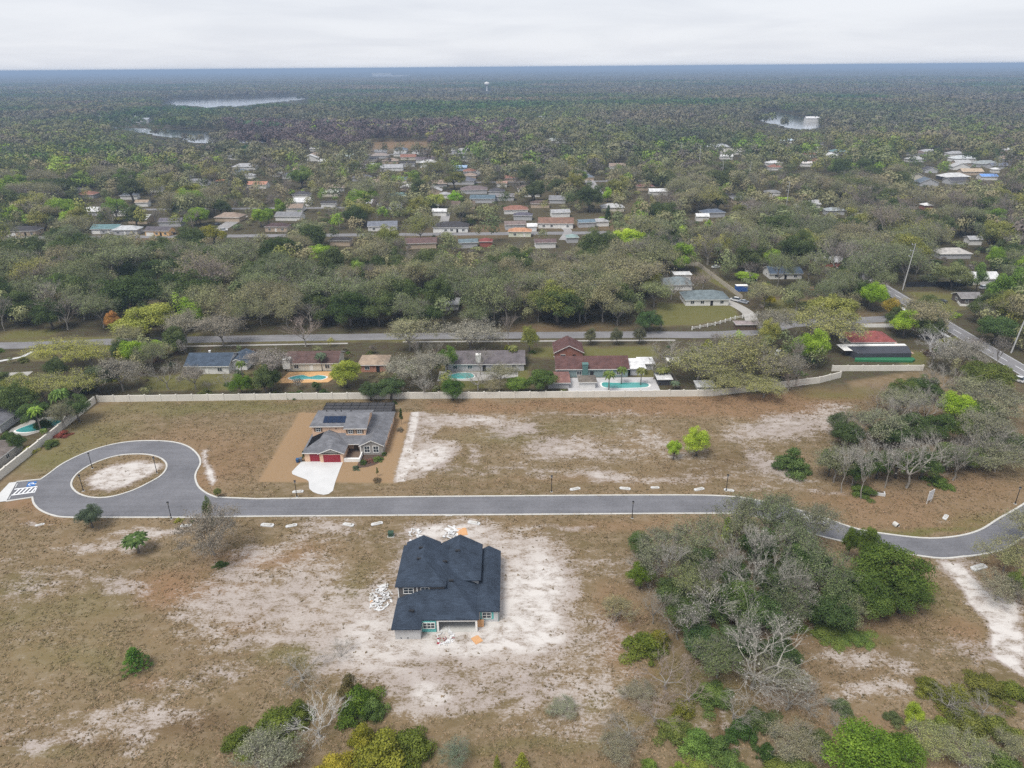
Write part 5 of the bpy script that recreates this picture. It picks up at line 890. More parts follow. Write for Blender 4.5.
HAND = [ # near lots
 (O, 89, 514, 28, G_BLUE, 6, 'small dark olive tree at the near kerb of the turning circle'), (PA, 135.5, 541, 30, (.06, .095, .028), 5, 'tuft-headed palm with dead fronds on the near lot below the turning circle'), (BU, 209, 529, 66, (.15, .13, .1), 11, 'bare grey tree overhanging the lane left of the white culverts'),
 (SH, 220, 562, 13, G_DK, 1.6, 'small dark bush at the foot of the bare grey lane-side tree'), (O, 207, 507, 11, G_MID, 8, 'green mistletoe-like small tree within the bare grey lane-side tree'), (SH, 178, 518, 8, G_YEL, 1.5, 'yellow-green bushlet at the foot of the lamp by the turning circle'), (SH, 192, 520, 5, G_OL, 1, 'tiny bushlet right of the lamp below the turning circle'), (O, 217, 491, 9, G_OL, 3, 'small yellow-green sapling inside the curve of kerb at the lane mouth'), (SH, 212, 518, 9, G_MID, 2.5, 'green bushlet on the near kerb below the bare grey tree'),
 ('young_pine', 134, 657, 34, (.06, .12, .02), 4.6, 'lone bright green young pine on the brown field at left'),
 (O, 698, 438, 29, G_LIME, 8.8, 'larger lime-green tree on the empty sandy lot'), (O, 674.5, 446, 17, (.2, .29, .03), 6.6, 'smaller lime-green tree on the empty sandy lot'), (SH, 795, 453, 38, (.065, .1, .03), 8.5, 'big round dark green bush alone at the edge of the sandy lot'),
 (SH, 377, 478, 9, (.13, .1, .06), 1.4, 'brown young shrub in the front lawn of the peach house'), (PI_, 377, 471, 4, G_OL, 2.6, 'thin green sapling in the front lawn of the peach house'), (PI_, 401, 415, 6, G_DK, 5, 'slim dark conifer right of the peach house'), (SH, 400, 427, 8, (.17, .14, .1), 2, 'brown bush right of the peach house below the slim conifer'), (PI_, 303, 455, 5, G_DK, 3, 'narrow green shrub at the garage corner of the peach house'),
 (SH, 363, 460, 8, G_DK, 1.6, 'dark bush by the white porch wall of the peach house'), (SH, 378, 457, 11, G_MID, 1.5, 'green bush under the stone gable of the peach house'), (SH, 369, 459, 9, (.14, .07, .05), 1.1, 'reddish bush in the bed of the peach house'), (SH, 356, 466, 9, G_BLUE, 1.2, 'low grey-green bush below the white porch wall'), (SH, 384, 452, 6, G_DK, 1.4, 'small dark bush at the right corner of the stone gable'),
 (SH, 394, 401, 6, G_DK, 1.5, 'tiny bush behind the dark pool screen'), (SH, 292, 392, 12, G_DK, 3, 'round dark bush against the cream wall, left one'), (SH, 323, 390, 12, G_DK, 2.6, 'round dark bush against the cream wall, nearer the pool screen'),
 # centre-right thicket
 (O, 895, 566, 82, (.066, .098, .018), 11, 'big round dark green oak at the kerb of the bend'), (O, 868, 590, 62, (.06, .09, .02), 9, 'dark green oak leaning against the big round one'), (O, 905, 592, 55, (.062, .092, .02), 8, 'lower dark green oak at the field edge of the big round one'), (O, 868, 540, 26, (.085, .12, .02), 10, 'green oak top between the lane and the big round oak'), (O, 852, 537, 18, (.08, .115, .02), 10, 'narrow green oak left of the lane-side oak top'),
 (O, 640, 541, 28, (.07, .105, .035), 7, 'round green tree at the upper left corner of the thicket'), (O, 641, 571, 32, (.085, .125, .018), 7, 'bright dark-green round tree on the left edge of the thicket'), (SH, 648, 638, 46, (.1, .125, .02), 5, 'yellow-green broad bush on the left edge of the thicket'), (SH, 661, 632, 26, (.14, .135, .02), 5, 'golden-green bush beside the broad yellow-green bush'),
 (BU, 617, 606, 40, (.2, .18, .09), 6, 'pale tan feathery tree beside the sand at the thicket edge'), (BU, 660, 545, 60, (.14, .15, .09), 11, 'grey budding tree nearest the lamp post at the thicket'), (BU, 700, 545, 62, (.13, .145, .075), 11, 'grey budding tree overhanging the near kerb in the thicket'), (LF, 650, 565, 50, BG, 9, 'bare grey tree behind the dark round thicket-edge tree'), (BU, 690, 580, 56, (.115, .13, .055), 11, 'olive budding tree in the middle of the thicket'), (BU, 740, 520, 66, (.115, .125, .065), 13, 'tall budding tree at the lane-side top of the thicket'), (BU, 818, 520, 50, (.12, .125, .075), 10, 'grey twiggy tree half covering the white pickup'), (BU, 790, 530, 50, (.09, .115, .05), 11, 'grey-green tree left of the white pickup'), (BU, 772, 512, 62, (.1, .12, .06), 13, 'tall grey-green tree covering the lane bend'),
 (LF, 712, 595, 76, BL_, 12, 'pale bare tree in the heart of the thicket'), (LF, 760, 575, 80, BL_, 13, 'tall pale bare tree right of the lime sapling'), (TT, 728, 527, 15, (.25, .34, .015), 8, 'brilliant lime sapling within the grey thicket'), (O, 722, 600, 50, (.06, .09, .03), 8, 'dark green tree beneath the pale bare thicket tree'), (O, 760, 610, 60, (.05, .08, .028), 8, 'dark undergrowth oak in the middle of the thicket'), (O, 735, 640, 50, (.06, .09, .035), 6, 'dark low oak above the leaning bare tree'),
 (BU, 800, 548, 70, (.085, .105, .05), 12, 'grey-green tree left of the lane-side oak tops'), (BU, 835, 577, 70, (.085, .11, .045), 11, 'moss-green tree beside the big round oak'), (BU, 790, 592, 60, (.085, .105, .05), 11, 'mossy grey tree in the right half of the thicket'), (O, 830, 605, 60, (.05, .078, .025), 8, 'dark oak low between mossy trees and the grass'), (O, 800, 560, 46, (.055, .09, .025), 10, 'deep green oak behind the mossy grey trees'), (BU, 852, 610, 44, (.15, .16, .08), 7, 'olive tree at the lower skirt of the thicket'), (SH, 794, 618, 26, (.09, .135, .022), 4, 'bright green bush at the lower skirt of the thicket'),
 (LF, 758, 652, 120, BL_, 13, 'great leaning bare tree with white limbs at the thicket foot'), (LF, 668, 672, 74, BP, 6, 'fan-shaped pinkish bare shrub left of the great bare tree'), (LF, 680, 618, 56, BG, 8, 'small bare grey tree behind the golden-green bush'), (SH, 684, 703, 28, (.15, .15, .025), 3.5, 'olive bush below the fan-shaped bare shrub'), (SH, 698, 735, 38, (.085, .14, .03), 4.5, 'fresh green bush near the bottom ditch, left bank'), (SH, 742, 722, 32, (.045, .085, .02), 4.5, 'dark green bush on the right bank of the ditch'), (SH, 768, 746, 24, (.045, .08, .02), 4, 'dark bush at the bottom edge right of the ditch'), (SH, 650, 762, 20, (.11, .16, .03), 3, 'bright bush cut by the bottom edge, left of the ditch'), (SH, 680, 764, 18, (.15, .19, .03), 3, 'lime bush cut by the bottom edge, by the ditch'), (LF, 655, 712, 50, BP, 3.5, 'low bare brush left of the ditch'), (BU, 615, 745, 44, (.17, .16, .1), 4, 'pale scrubby bush at the bottom edge below the sand'), (LF, 790, 690, 70, BG, 7, 'bare grey brush right of the great bare tree'), (SH, 826, 628, 44, (.10, .13, .03), 1.6, 'low mossy mound in front of the thicket foot'), (SH, 855, 634, 36, (.09, .13, .03), 1.4, 'low green mound right of the mossy mound'),
 (O, 690, 610, 50, (.07, .1, .03), 8, 'green oak beside the golden-green thicket bush'), (O, 705, 640, 46, (.06, .1, .035), 7, 'green oak left of the great leaning bare tree'), (O, 780, 650, 46, (.055, .085, .03), 7, 'dark oak behind the right limbs of the great bare tree'), (O, 745, 600, 50, (.075, .11, .03), 10, 'fresh oak between the two tall pale bare trees'), (O, 700, 560, 40, (.06, .09, .03), 9, 'dark oak under the grey budding trees near the kerb'), (O, 760, 545, 44, (.05, .08, .025), 11, 'dark oak at the centre top of the thicket'), (O, 735, 570, 36, (.06, .1, .025), 9, 'dark green tree directly below the lime sapling'), (O, 672, 590, 40, (.075, .105, .035), 8, 'green tree inside the left edge of the thicket'),
 (SL, 735, 560, 46, BL_, 14, 'tall pale pole-like bare tree right below the lime sapling'), (SL, 690, 615, 44, BL_, 12, 'tall bare tree forking above the golden-green bush'), (SL, 780, 625, 50, BL_, 12, 'pale bare tree right of the great leaning one'), (LF, 655, 600, 44, BG, 9, 'bare tree at the left edge beside the feathery tan tree'), (BU, 720, 655, 56, (.1, .125, .05), 8, 'mossy tree behind the fan-shaped bare shrub'), (BU, 780, 670, 60, (.15, .155, .09), 6, 'grey-green scrub right of the great bare tree'), (SH, 715, 690, 40, (.08, .115, .03), 3.5, 'green bush between the fan-shaped shrub and the great bare tree'), (SH, 730, 758, 36, (.08, .12, .03), 3.5, 'green bush in the bottom ditch'), (LF, 690, 690, 56, BP, 5, 'second pinkish bare shrub below the fan-shaped one'), (BU, 640, 690, 40, (.15, .14, .09), 3, 'brown scrub at the left foot of the thicket'), (LF, 630, 730, 60, BG, 3, 'low grey brush above the bottom edge'), (SH, 700, 765, 30, (.13, .16, .03), 3, 'olive bush cut by the bottom edge in the ditch'), (BU, 800, 740, 60, (.16, .15, .09), 3, 'brown scrub left of the vivid green tree'), (LF, 810, 700, 60, BG, 3.5, 'low grey brush left of the grey-green bush'),
 (SL, 848, 452, 34, BL_, 13, 'slender bare stem tree at the left front of the right wood'), (SL, 868, 458, 34, BL_, 13, 'slender bare stem tree before the green oaks of the right wood'), (SL, 893, 445, 40, BL_, 14, 'slender bare tree left of the large pale one'), (O, 848, 440, 40, (.06, .085, .03), 9, 'dark oak among slender stems in the right wood'), (O, 890, 440, 46, (.055, .085, .025), 9, 'dark oak behind the large pale bare tree'), (O, 910, 425, 46, (.06, .085, .03), 9, 'dull oak at the heart of the right wood'), (O, 940, 425, 46, (.06, .09, .025), 9, 'dark oak left below the brilliant lime tree'), (O, 900, 470, 40, (.065, .1, .022), 7, 'green oak at the feet of the large pale bare tree'), (O, 985, 410, 46, (.07, .1, .028), 9, 'green oak right of the brilliant lime tree'), (O, 1005, 440, 50, (.06, .08, .03), 8, 'dark oak below the right edge bare trees'), (BU, 975, 390, 60, (.15, .155, .085), 11, 'grey budding tree behind the brilliant lime tree'), (O, 925, 385, 40, (.06, .09, .028), 8, 'dark oak behind the right wood top'), (BU, 985, 425, 56, (.15, .15, .09), 11, 'grey budding tree over the right wood slope'), (LF, 960, 445, 56, BG, 11, 'bare grey tree at the right front of the right wood'), (SH, 940, 478, 26, (.08, .12, .025), 3, 'low green bush at the right foot of the wood'), (SH, 865, 487, 26, (.075, .11, .025), 3, 'low green bush at the left foot of the wood'),
 (BU, 193, 374, 32, (.19, .17, .14), 9, 'grey tree covering the left corner of the dark blue roof'), (LF, 228, 378, 30, BG, 8, 'bare tree before the white gable of the dark-blue-roofed house'), (LF, 672, 284, 40, BG, 12, 'bare tree left of the blue-grey roofed lawn house'), (LF, 694, 280, 34, BP, 11, 'bare tree between the roofs of the lawn house'), (BU, 655, 290, 40, (.13, .15, .06), 12, 'green-grey tree at the left of the big lawn'), (O, 650, 318, 30, (.05, .085, .03), 9, 'dark tree at the left corner of the big lawn'), (BU, 775, 320, 46, (.17, .16, .12), 11, 'grey tree right of the brown pergola'), (LF, 480, 358, 30, BG, 10, 'bare tree against the long grey roof'), (BU, 500, 372, 36, (.17, .165, .1), 8, 'pale tree before the right end of the long grey roof'), (BU, 430, 362, 40, (.19, .18, .14), 11, 'grey-white tree left of the deep green tree at the long grey roof'),
 (SL, 760, 540, 50, BL_, 16, 'tallest grey bare stem tree at the lane side of the thicket'), (SL, 712, 570, 44, BG, 15, 'tall brown-grey bare tree left of the lime sapling'), (SL, 800, 585, 50, BG, 14, 'tall brown-grey bare tree among mossy trees'), (SL, 670, 560, 40, BL_, 13, 'upright pale bare tree at the upper left of the thicket'), (SL, 745, 625, 52, BL_, 13, 'upright pale bare tree behind the great leaning one'), (O, 815, 565, 46, (.05, .08, .025), 10, 'deep green oak behind the tall brown-grey bare tree'), (O, 770, 580, 44, (.05, .075, .025), 10, 'darkest oak in the centre right of the thicket'),
 (SH, 720, 740, 30, (.06, .095, .025), 4, 'dark bush filling the ditch above the bottom edge'), (SH, 675, 725, 36, (.1, .12, .03), 3.4, 'olive scrub bush left of the fresh green ditch bush'), (SH, 760, 715, 40, (.075, .1, .035), 3, 'grey-green scrub right of the dark ditch bush'), (LF, 735, 705, 50, BG, 5, 'thin bare brush above the dark ditch bushes'), (SH, 800, 765, 40, (.09, .115, .03), 3, 'olive scrub at the bottom edge before the vivid tree'), (SH, 820, 735, 30, (.08, .1, .035), 2.6, 'grey-green scrub at the left foot of the vivid tree'), (LF, 840, 720, 46, BG, 4, 'thin bare brush above the vivid green tree'),
 (O, 12, 396, 44, (.08, .11, .035), 11, 'broad green oak over the left-edge grey roof'), (O, 32, 410, 34, (.06, .095, .03), 9, 'dark oak beside the left-edge grey roof'), (BU, 60, 412, 40, (.13, .13, .07), 9, 'olive tree between the palms and the cream side wall'), (O, 75, 405, 30, (.06, .09, .03), 9, 'dark oak inside the cream side wall'), (SH, 42, 420, 18, (.05, .085, .02), 3.5, 'dark bush at the far end of the green-blue pool'), (O, 14, 440, 22, (.055, .085, .025), 6, 'dark small oak below the green-blue pool'),
 # lower left thicket
 (SH, 357, 690, 46, (.075, .12, .018), 7.5, 'dark green dome bush right of the silvery bare shrub'), (SH, 348, 680, 30, (.10, .085, .035), 7.6, 'brown-topped crown behind the dark green dome bush'), (SH, 372, 700, 26, (.1, .15, .04), 6, 'paler green flank bush right of the dark dome'), (LF, 318, 718, 64, (.44, .425, .4), 6.5, 'silvery bare shrub in the lower left thicket'), (SH, 275, 715, 52, (.08, .105, .018), 5, 'olive-green broad bush left of the silvery shrub'), (SH, 240, 735, 40, (.08, .105, .02), 4, 'olive-green low bush at the left end of the thicket'), (SH, 298, 705, 30, (.09, .115, .022), 5, 'yellowish bush above the silvery shrub'),
 (BU, 268, 752, 80, (.15, .155, .1), 6, 'grey-green twiggy tree at the bottom edge left of the silvery shrub'), (LF, 255, 750, 60, BL_, 6, 'pale bare brush at the bottom left of the thicket'), (SH, 385, 745, 70, (.135, .14, .02), 6.5, 'golden-olive broad tree at the bottom edge'), (SH, 410, 735, 46, (.09, .115, .02), 6.5, 'green right half of the golden-olive clump'), (SH, 335, 762, 46, (.2, .175, .02), 5, 'golden bush cut by the bottom edge'), (SH, 362, 730, 34, (.17, .165, .02), 6, 'golden bush under the dark dome bush'), (LF, 300, 672, 60, BG, 3, 'low grey brush above the olive-green bush'), (LF, 340, 650, 40, BG, 2.4, 'sparse grey weeds on the sand left of the unfinished house front'), (BU, 455, 752, 34, (.11, .14, .09), 4, 'small grey-green tree at the bottom edge, alone'), ('young_pine', 497, 762, 12, (.17, .19, .03), 3, 'yellow-green sapling at the bottom edge, left one'), ('young_pine', 522, 760, 20, (.2, .21, .03), 3.4, 'yellow-green sapling at the bottom edge, right one'), (BU, 563, 705, 34, (.15, .16, .1), 2, 'low grey-green weed clump on the sand before the house'),
 # lower right
 (O, 866, 748, 96, (.095, .155, .018), 9, 'vivid green spreading tree at the bottom right'), (O, 905, 757, 60, (.085, .14, .018), 7.5, 'vivid green lower crown right of the spreading tree'), (TT, 915, 712, 24, (.23, .29, .03), 6, 'lime-yellow sapling above the vivid green tree'), (SH, 942, 718, 22, (.14, .18, .03), 4, 'small lime bush right of the lime-yellow sapling'), (BU, 925, 735, 46, (.2, .215, .08), 5, 'pale olive feathery tree right of the vivid green tree'), (SH, 930, 682, 30, (.1, .11, .022), 3.2, 'olive bush at the left of the lower right scrub'), (SH, 958, 692, 44, (.11, .115, .022), 3.6, 'broad olive bush in the lower right scrub'), (SH, 990, 682, 44, (.105, .11, .025), 3.4, 'olive bush toward the right edge scrub'), (SH, 1015, 685, 34, (.1, .12, .022), 3.6, 'olive bush at the right edge below the sand strip'), (SH, 970, 715, 46, (.095, .105, .025), 3.8, 'dark olive bush in front of the broad olive bush'), (SH, 1000, 722, 44, (.1, .115, .025), 3.6, 'dark olive bush at the right edge of the scrub'), (LF, 950, 700, 50, BG, 3.4, 'bare grey brush between olive bushes'), (LF, 985, 705, 40, BG, 3.2, 'bare brush among the right edge olive bushes'),
 (BU, 965, 748, 60, (.17, .18, .08), 5, 'pale scrub tree at the bottom edge right of the vivid tree'), (SH, 1000, 755, 50, (.09, .13, .03), 4, 'green bush at the bottom right corner'), (LF, 975, 765, 50, BL_, 4, 'white bare brush at the bottom right corner'), (BU, 1018, 745, 40, (.19, .19, .1), 5, 'pale tan scrub tree at the bottom right corner'), (SH, 842, 702, 22, (.08, .105, .045), 2.4, 'grey-green bush above the vivid tree'), (SH, 778, 764, 34, (.12, .14, .03), 3, 'olive bush at the bottom edge left of the vivid tree'), (SH, 895, 715, 20, (.08, .1, .04), 2, 'small grey-green bush left of the lime-yellow sapling'),
 (BU, 1010, 552, 56, (.17, .17, .075), 8, 'olive tree over the road at the right edge'), (BU, 1000, 585, 46, (.18, .17, .11), 6, 'pale feathery tree at the right edge by the sand strip'), (O, 1018, 580, 26, (.1, .13, .03), 6, 'green tree at the right edge by the sand strip'), (BU, 1030, 525, 50, (.16, .16, .08), 8, 'olive tree cut by the right edge above the road'),
 # right-hand wood
 (BU, 838, 452, 46, (.14, .15, .075), 9, 'olive budding tree at the left end of the right wood'), (O, 832, 468, 30, (.06, .1, .025), 6, 'dark green tree at the left foot of the right wood'), (SL, 858, 448, 38, BL_, 12, 'slender pale bare tree in the right wood, leftmost'), (SL, 876, 440, 40, BL_, 12, 'slender pale bare tree in the right wood, second from left'), (BU, 880, 420, 56, (.16, .17, .1), 12, 'tall grey budding tree in the right wood'), (O, 858, 478, 30, (.055, .09, .02), 5, 'dark low oak at the foot of the right wood'), (O, 880, 470, 40, (.06, .095, .022), 7, 'green oak behind the drainage box'), (LF, 915, 445, 76, BL_, 14, 'large pale bare tree above the drainage box'), (LF, 942, 440, 60, BG, 12, 'large grey bare tree right of the pale one'), (O, 925, 470, 44, (.06, .09, .025), 6, 'dark oak under the grey bare trees'), (O, 950, 462, 44, (.07, .1, .025), 6, 'green oak at the right foot of the grey bare trees'), (LF, 900, 412, 60, BG, 12, 'bare grey tree at the top of the right wood'), (LF, 925, 405, 56, BG, 12, 'bare grey tree left of the lime tree in the right wood'), (O, 958, 403, 44, (.17, .25, .018), 11, 'brilliant lime-green tree in the right wood'), (O, 972, 425, 30, (.11, .16, .02), 10, 'green tree below the brilliant lime one'), (O, 905, 388, 36, (.075, .1, .025), 8, 'green oak behind the short wall end'), (LF, 940, 378, 60, BG, 12, 'bare tree beyond the short wall'), (BU, 900, 400, 50, (.15, .155, .09), 10, 'grey budding tree beside the short wall'), (O, 990, 372, 56, (.085, .105, .025), 10, 'olive-green oak beside the side road'), (BU, 1005, 405, 70, (.16, .16, .095), 11, 'grey budding tree at the right edge beside the side road'), (LF, 1012, 440, 64, BG, 11, 'bare grey tree at the right edge above the bend'), (LF, 985, 440, 60, BG, 11, 'bare grey tree between the lime tree and the right edge'), (BU, 1000, 455, 56, (.15, .155, .085), 8, 'low grey budding tree above the verge at the right edge'), (LF, 855, 425, 46, BG, 10, 'thin bare tree behind the slender pale ones'), (O, 975, 455, 36, (.07, .1, .02), 6, 'dark green bush-tree above the verge'), (LF, 880, 396, 40, BP, 8, 'thin pinkish bare tree at the upper edge of the right wood'), (O, 840, 430, 26, (.07, .09, .04), 7, 'dull green tree at the upper left of the right wood'), (BU, 960, 350, 56, (.16, .15, .12), 12, 'grey tree overhanging the side road bend'), (LF, 935, 345, 70, (.34, .33, .32), 13, 'big silvery bare tree beside the side road'),
 # yards behind the wall
 (PA, 609.5, 377, 15, G_MID, 8, 'tall palm before the cream wall at the turquoise pool'), (PA, 622, 372, 13, G_MID, 7, 'second palm behind the turquoise pool'), (PA, 641.5, 373, 13, G_OL, 7, 'palm at the right end of the turquoise pool'), (PA, 661, 372, 15, G_OL, 5, 'spreading palm right of the black mesh shelter, left one'), (PA, 666, 371, 13, G_OL, 5, 'spreading palm right of the black mesh shelter, right one'), (PA, 675, 384, 12, G_BLUE, 3.5, 'small palm at the wall by the white shelter'), (PA, 321, 358, 14, G_BLUE, 7.5, 'palm beside the plum-roofed house'), (PA, 513, 351, 13, G_OL, 8, 'palm at the right end of the long grey-roofed house'), (PA, 241, 366, 12, G_MID, 7, 'palm between the blue and plum roofs'), (PA, 36, 414, 16, (.12, .19, .03), 9, 'bright palm left of the green-blue pool'), (PA, 44, 432, 9, G_MID, 4, 'short palm beside the green-blue pool'), (PA, 62, 398, 18, (.1, .16, .04), 12, 'tall palm leaning over the cream side wall'), (PA, 56, 400, 14, (.1, .15, .04), 11, 'tall palm next to the leaning one by the cream side wall'),
 (O, 541, 377, 36, (.075, .115, .03), 9, 'round dark green tree at the cream wall left of the turquoise pool'), (O, 517, 383, 28, (.1, .15, .03), 6, 'green tree at the wall left of the round dark one'), (O, 345, 370, 36, (.2, .23, .035), 10, 'yellow-green tree right of the orange pool deck'), (O, 240, 382, 26, (.085, .14, .02), 8, 'bright green tree at the wall between the two left yards'), (BU, 270, 360, 46, (.19, .17, .15), 12, 'grey bare-looking tree between the blue and plum roofs'), (O, 300, 393, 0.1+11, G_DK, 2.2, None), (O, 390, 385, 34, (.06, .09, .035), 8, 'dark green tree at the wall near the pool screen'), (BU, 402, 368, 46, (.22, .21, .16), 12, 'white-blossom-like pale tree behind the wall'), (LF, 425, 382, 40, BL_, 9, 'pale bare tree at the wall before the grey-roofed house'), (O, 452, 386, 26, (.055, .1, .02), 8, 'deep green tree beside the bright turquoise pool'), (O, 447, 356, 24, (.07, .12, .02), 10, 'deep green tree at the left end of the long grey roof'), (LF, 478, 378, 46, BG, 7, 'low bare tree before the long grey-roofed house'), (O, 370, 388, 26, (.06, .085, .035), 7, 'dark grey-green tree at the wall beside the yellow-green one'), (BU, 495, 384, 30, (.17, .15, .08), 5, 'tan scrub tree before the long grey-roofed house'),
 (BU, 700, 362, 70, (.17, .17, .065), 12, 'yellow-olive oak in the row right of the pool yards, first'), (BU, 745, 354, 84, (.175, .17, .065), 13, 'yellow-olive oak in the row right of the pool yards, biggest'), (BU, 725, 378, 56, (.16, .16, .06), 8, 'yellow-olive tree at the wall'), (BU, 775, 366, 50, (.17, .155, .11), 11, 'grey tree right of the yellow-olive oaks'), (LF, 668, 350, 50, BG, 13, 'bare grey tree at the right of the maroon roof lawn'), (LF, 655, 362, 36, BG, 10, 'bare grey tree beside the grey side fence'), (BU, 765, 385, 46, (.18, .18, .06), 7, 'olive tree overhanging the cream wall end'), (LF, 800, 365, 50, BG, 12, 'bare grey tree left of the red-roofed house'), (BU, 822, 322, 76, (.19, .19, .065), 16, 'spreading yellow-olive oak above the red-roofed house'), (LF, 790, 378, 44, BP, 7, 'bare shrub at the wall end'),
 (O, 876, 291, 30, (.17, .27, .02), 14, 'lime-green tree by the side road'), (O, 893, 304, 20, (.22, .17, .025), 10, 'orange-tinged tree next to the lime-green roadside tree'), (O, 628, 238, 44, (.27, .36, .03), 16, 'large lime tree beyond the woods at the second street'), (O, 455, 196, 18, (.16, .29, .02), 11, 'bright green round tree in the estate'), (O, 770, 298, 14, (.3, .27, .02), 5, 'golden bush right of the blue container'), (O, 145, 318, 70, (.2, .215, .045), 15, 'yellow-green spreading oak beside the back street'), (O, 112, 318, 18, (.32, .17, .05), 9, 'small orange tree left of the yellow-green spreading oak'), (BU, 183, 325, 40, (.2, .185, .13), 13, 'grey-olive tree on the verge of the back street'), (LF, 303, 328, 50, BP, 12, 'bare pinkish tree alone on the verge of the back street'), (BU, 220, 326, 50, (.19, .17, .13), 13, 'grey tree beside the back street right of the grey-olive one'), (BU, 408, 330, 56, (.19, .185, .1), 13, 'pale olive oak over the back street'), (BU, 470, 332, 70, (.19, .18, .14), 12, 'grey oak over the back street behind the long grey roof'), (O, 617, 334, 14, (.1, .105, .06), 7, 'small verge tree on the back street, middle of three'), (O, 591, 334, 15, (.11, .11, .06), 7, 'small verge tree on the back street, left of three'), (O, 640, 333, 15, (.1, .1, .06), 7, 'small verge tree on the back street, right of three'),
 (BU, 55, 350, 56, (.24, .24, .05), 11, 'yellow-green tree by the street corner at far left'), (BU, 88, 352, 50, (.23, .235, .05), 10, 'yellow-green tree right of the street-corner one'), (BU, 40, 385, 50, (.2, .2, .06), 10, 'olive tree above the left pool yard'), (BU, 75, 382, 56, (.2, .205, .055), 11, 'olive tree at the corner of the cream side wall'), (BU, 118, 370, 50, (.19, .175, .14), 12, 'grey tree behind the corner of the cream walls'), (O, 95, 375, 40, (.08, .1, .05), 10, 'dull green tree behind the cream wall corner'), (O, 20, 392, 36, (.1, .13, .035), 10, 'green tree at the left edge above the grey roof'), (LF, 165, 372, 40, BG, 10, 'bare tree left of the dark blue roof'), (SH, 50, 440, 16, (.09, .12, .035), 3, 'round bush between pool and cream side wall'), (SH, 62, 431, 14, (.19, .06, .04), 2.5, 'red-leaved shrubs against the cream side wall'), (SH, 28, 447, 14, G_YEL, 3, 'yellow bush at the cream side wall'), (SH, 6, 432, 18, G_DK, 4, 'dark bush at the left edge below the grey roof'), (SH, 5, 446, 14, (.12, .05, .035), 2.5, 'red bush at the left edge'),
 (O, 955, 272, 40, (.13, .145, .06), 13, None), (PI_, 1000, 290, 40, (.1, .16, .03), 16, 'tall green pine behind the barn, left one'), (PI_, 1018, 285, 40, (.095, .155, .03), 17, 'tall green pine at the right edge behind the barn'), (O, 1000, 325, 46, (.06, .095, .03), 12, 'dark oak before the barn at the right edge'), (SH, 950, 311, 22, (.12, .18, .02), 3, 'bright bush by the side road verge'), (TT, 240, 303, 26, (.13, .22, .02), 10, 'bright green tree in the left middle woods'), (O, 358, 268, 22, (.15, .22, .04), 12, 'bright green tree in the centre of the woods'), (O, 320, 252, 40, (.17, .25, .03), 12, 'bright green tree at the far edge of the woods by the second street'), (TT, 608, 192, 14, (.2, .3, .03), 12, None), (TT, 608, 212, 8, (.04, .06, .025), 14, 'dark cypress-like tree right of the blue-roofed house'),
 (PI_, 980, 275, 24, (.1, .15, .04), 14, None), (O, 30, 172, 40, (.2, .26, .04), 13, None), (O, 47, 202, 28, (.21, .27, .03), 13, None), (O, 190, 191, 36, (.2, .21, .04), 16, 'olive-yellow round tree at the head of the left estate'), (O, 185, 208, 30, (.06, .11, .04), 12, 'dark green spreading tree below the olive-yellow one'), (O, 435, 198, 26, (.2, .23, .05), 12, 'yellow-green tree left of the bright green round tree'), (O, 212, 232, 30, (.17, .165, .03), 12, None), (O, 20, 158, 30, (.08, .1, .05), 12, None), (O, 225, 147, 40, (.035, .08, .035), 10, None), (O, 247, 148, 36, (.035, .08, .035), 10, None), (O, 207, 148, 26, (.035, .085, .035), 10, None)]
for a in HAND:
    a = list(a)
    if 825 <= a[1] <= 960 and 430 <= a[2] <= 486 and a[0] in (O, LF, SL, BU):
        if a[0] == O: a[2] -= 10; a[5] = max(a[5], 8.5); a[3] *= .92
        else: a[2] += 9; a[5] *= 1.1
    T(*a[:5], h=a[5], note=a[6])
HX = np.array([(t['x'], t['y'], t['w']) for t in TREES])

# ---- the woods between and beyond the streets: nearest and largest as single trees, the rest as one mass
def seg_d(x, y, a, c):
    e = np.subtract(c, a); t = np.clip(((x-a[0])*e[0]+(y-a[1])*e[1])/(e@e), 0, 1); return np.hypot(x-a[0]-t*e[0], y-a[1]-t*e[1])
ROADS = [(-420, 240, -200, 244, 5), (-200, 244, -110, 249.5, 5), (-110, 249.5, 80, 250.5, 5.5), (80, 250.5, 112, 262, 4), (112, 262, 164, 268, 4), (-190, 247, -240, 205, 5), (167.5, 130, 168, 318, 6), (-420, 428, 60, 430, 7), (-330, 520, -110, 522, 6), (-420, 865, 200, 867, 6)]
ROADS += [(*W(205, 236), *W(242, 216), 8), (*W(598, 194), *W(588, 178), 5), (*W(563, 240), *W(560, 226), 6), (*W(443, 226), *W(447, 210), 6), (*W(870, 333), *W(905, 354), 6), (*W(722, 300), *W(752, 322), 5), (*W(-40, 378), *W(30, 374), 4), (*W(0, 362), *W(36, 350), 3), (*W(690, 329), *W(757, 317), 3)]
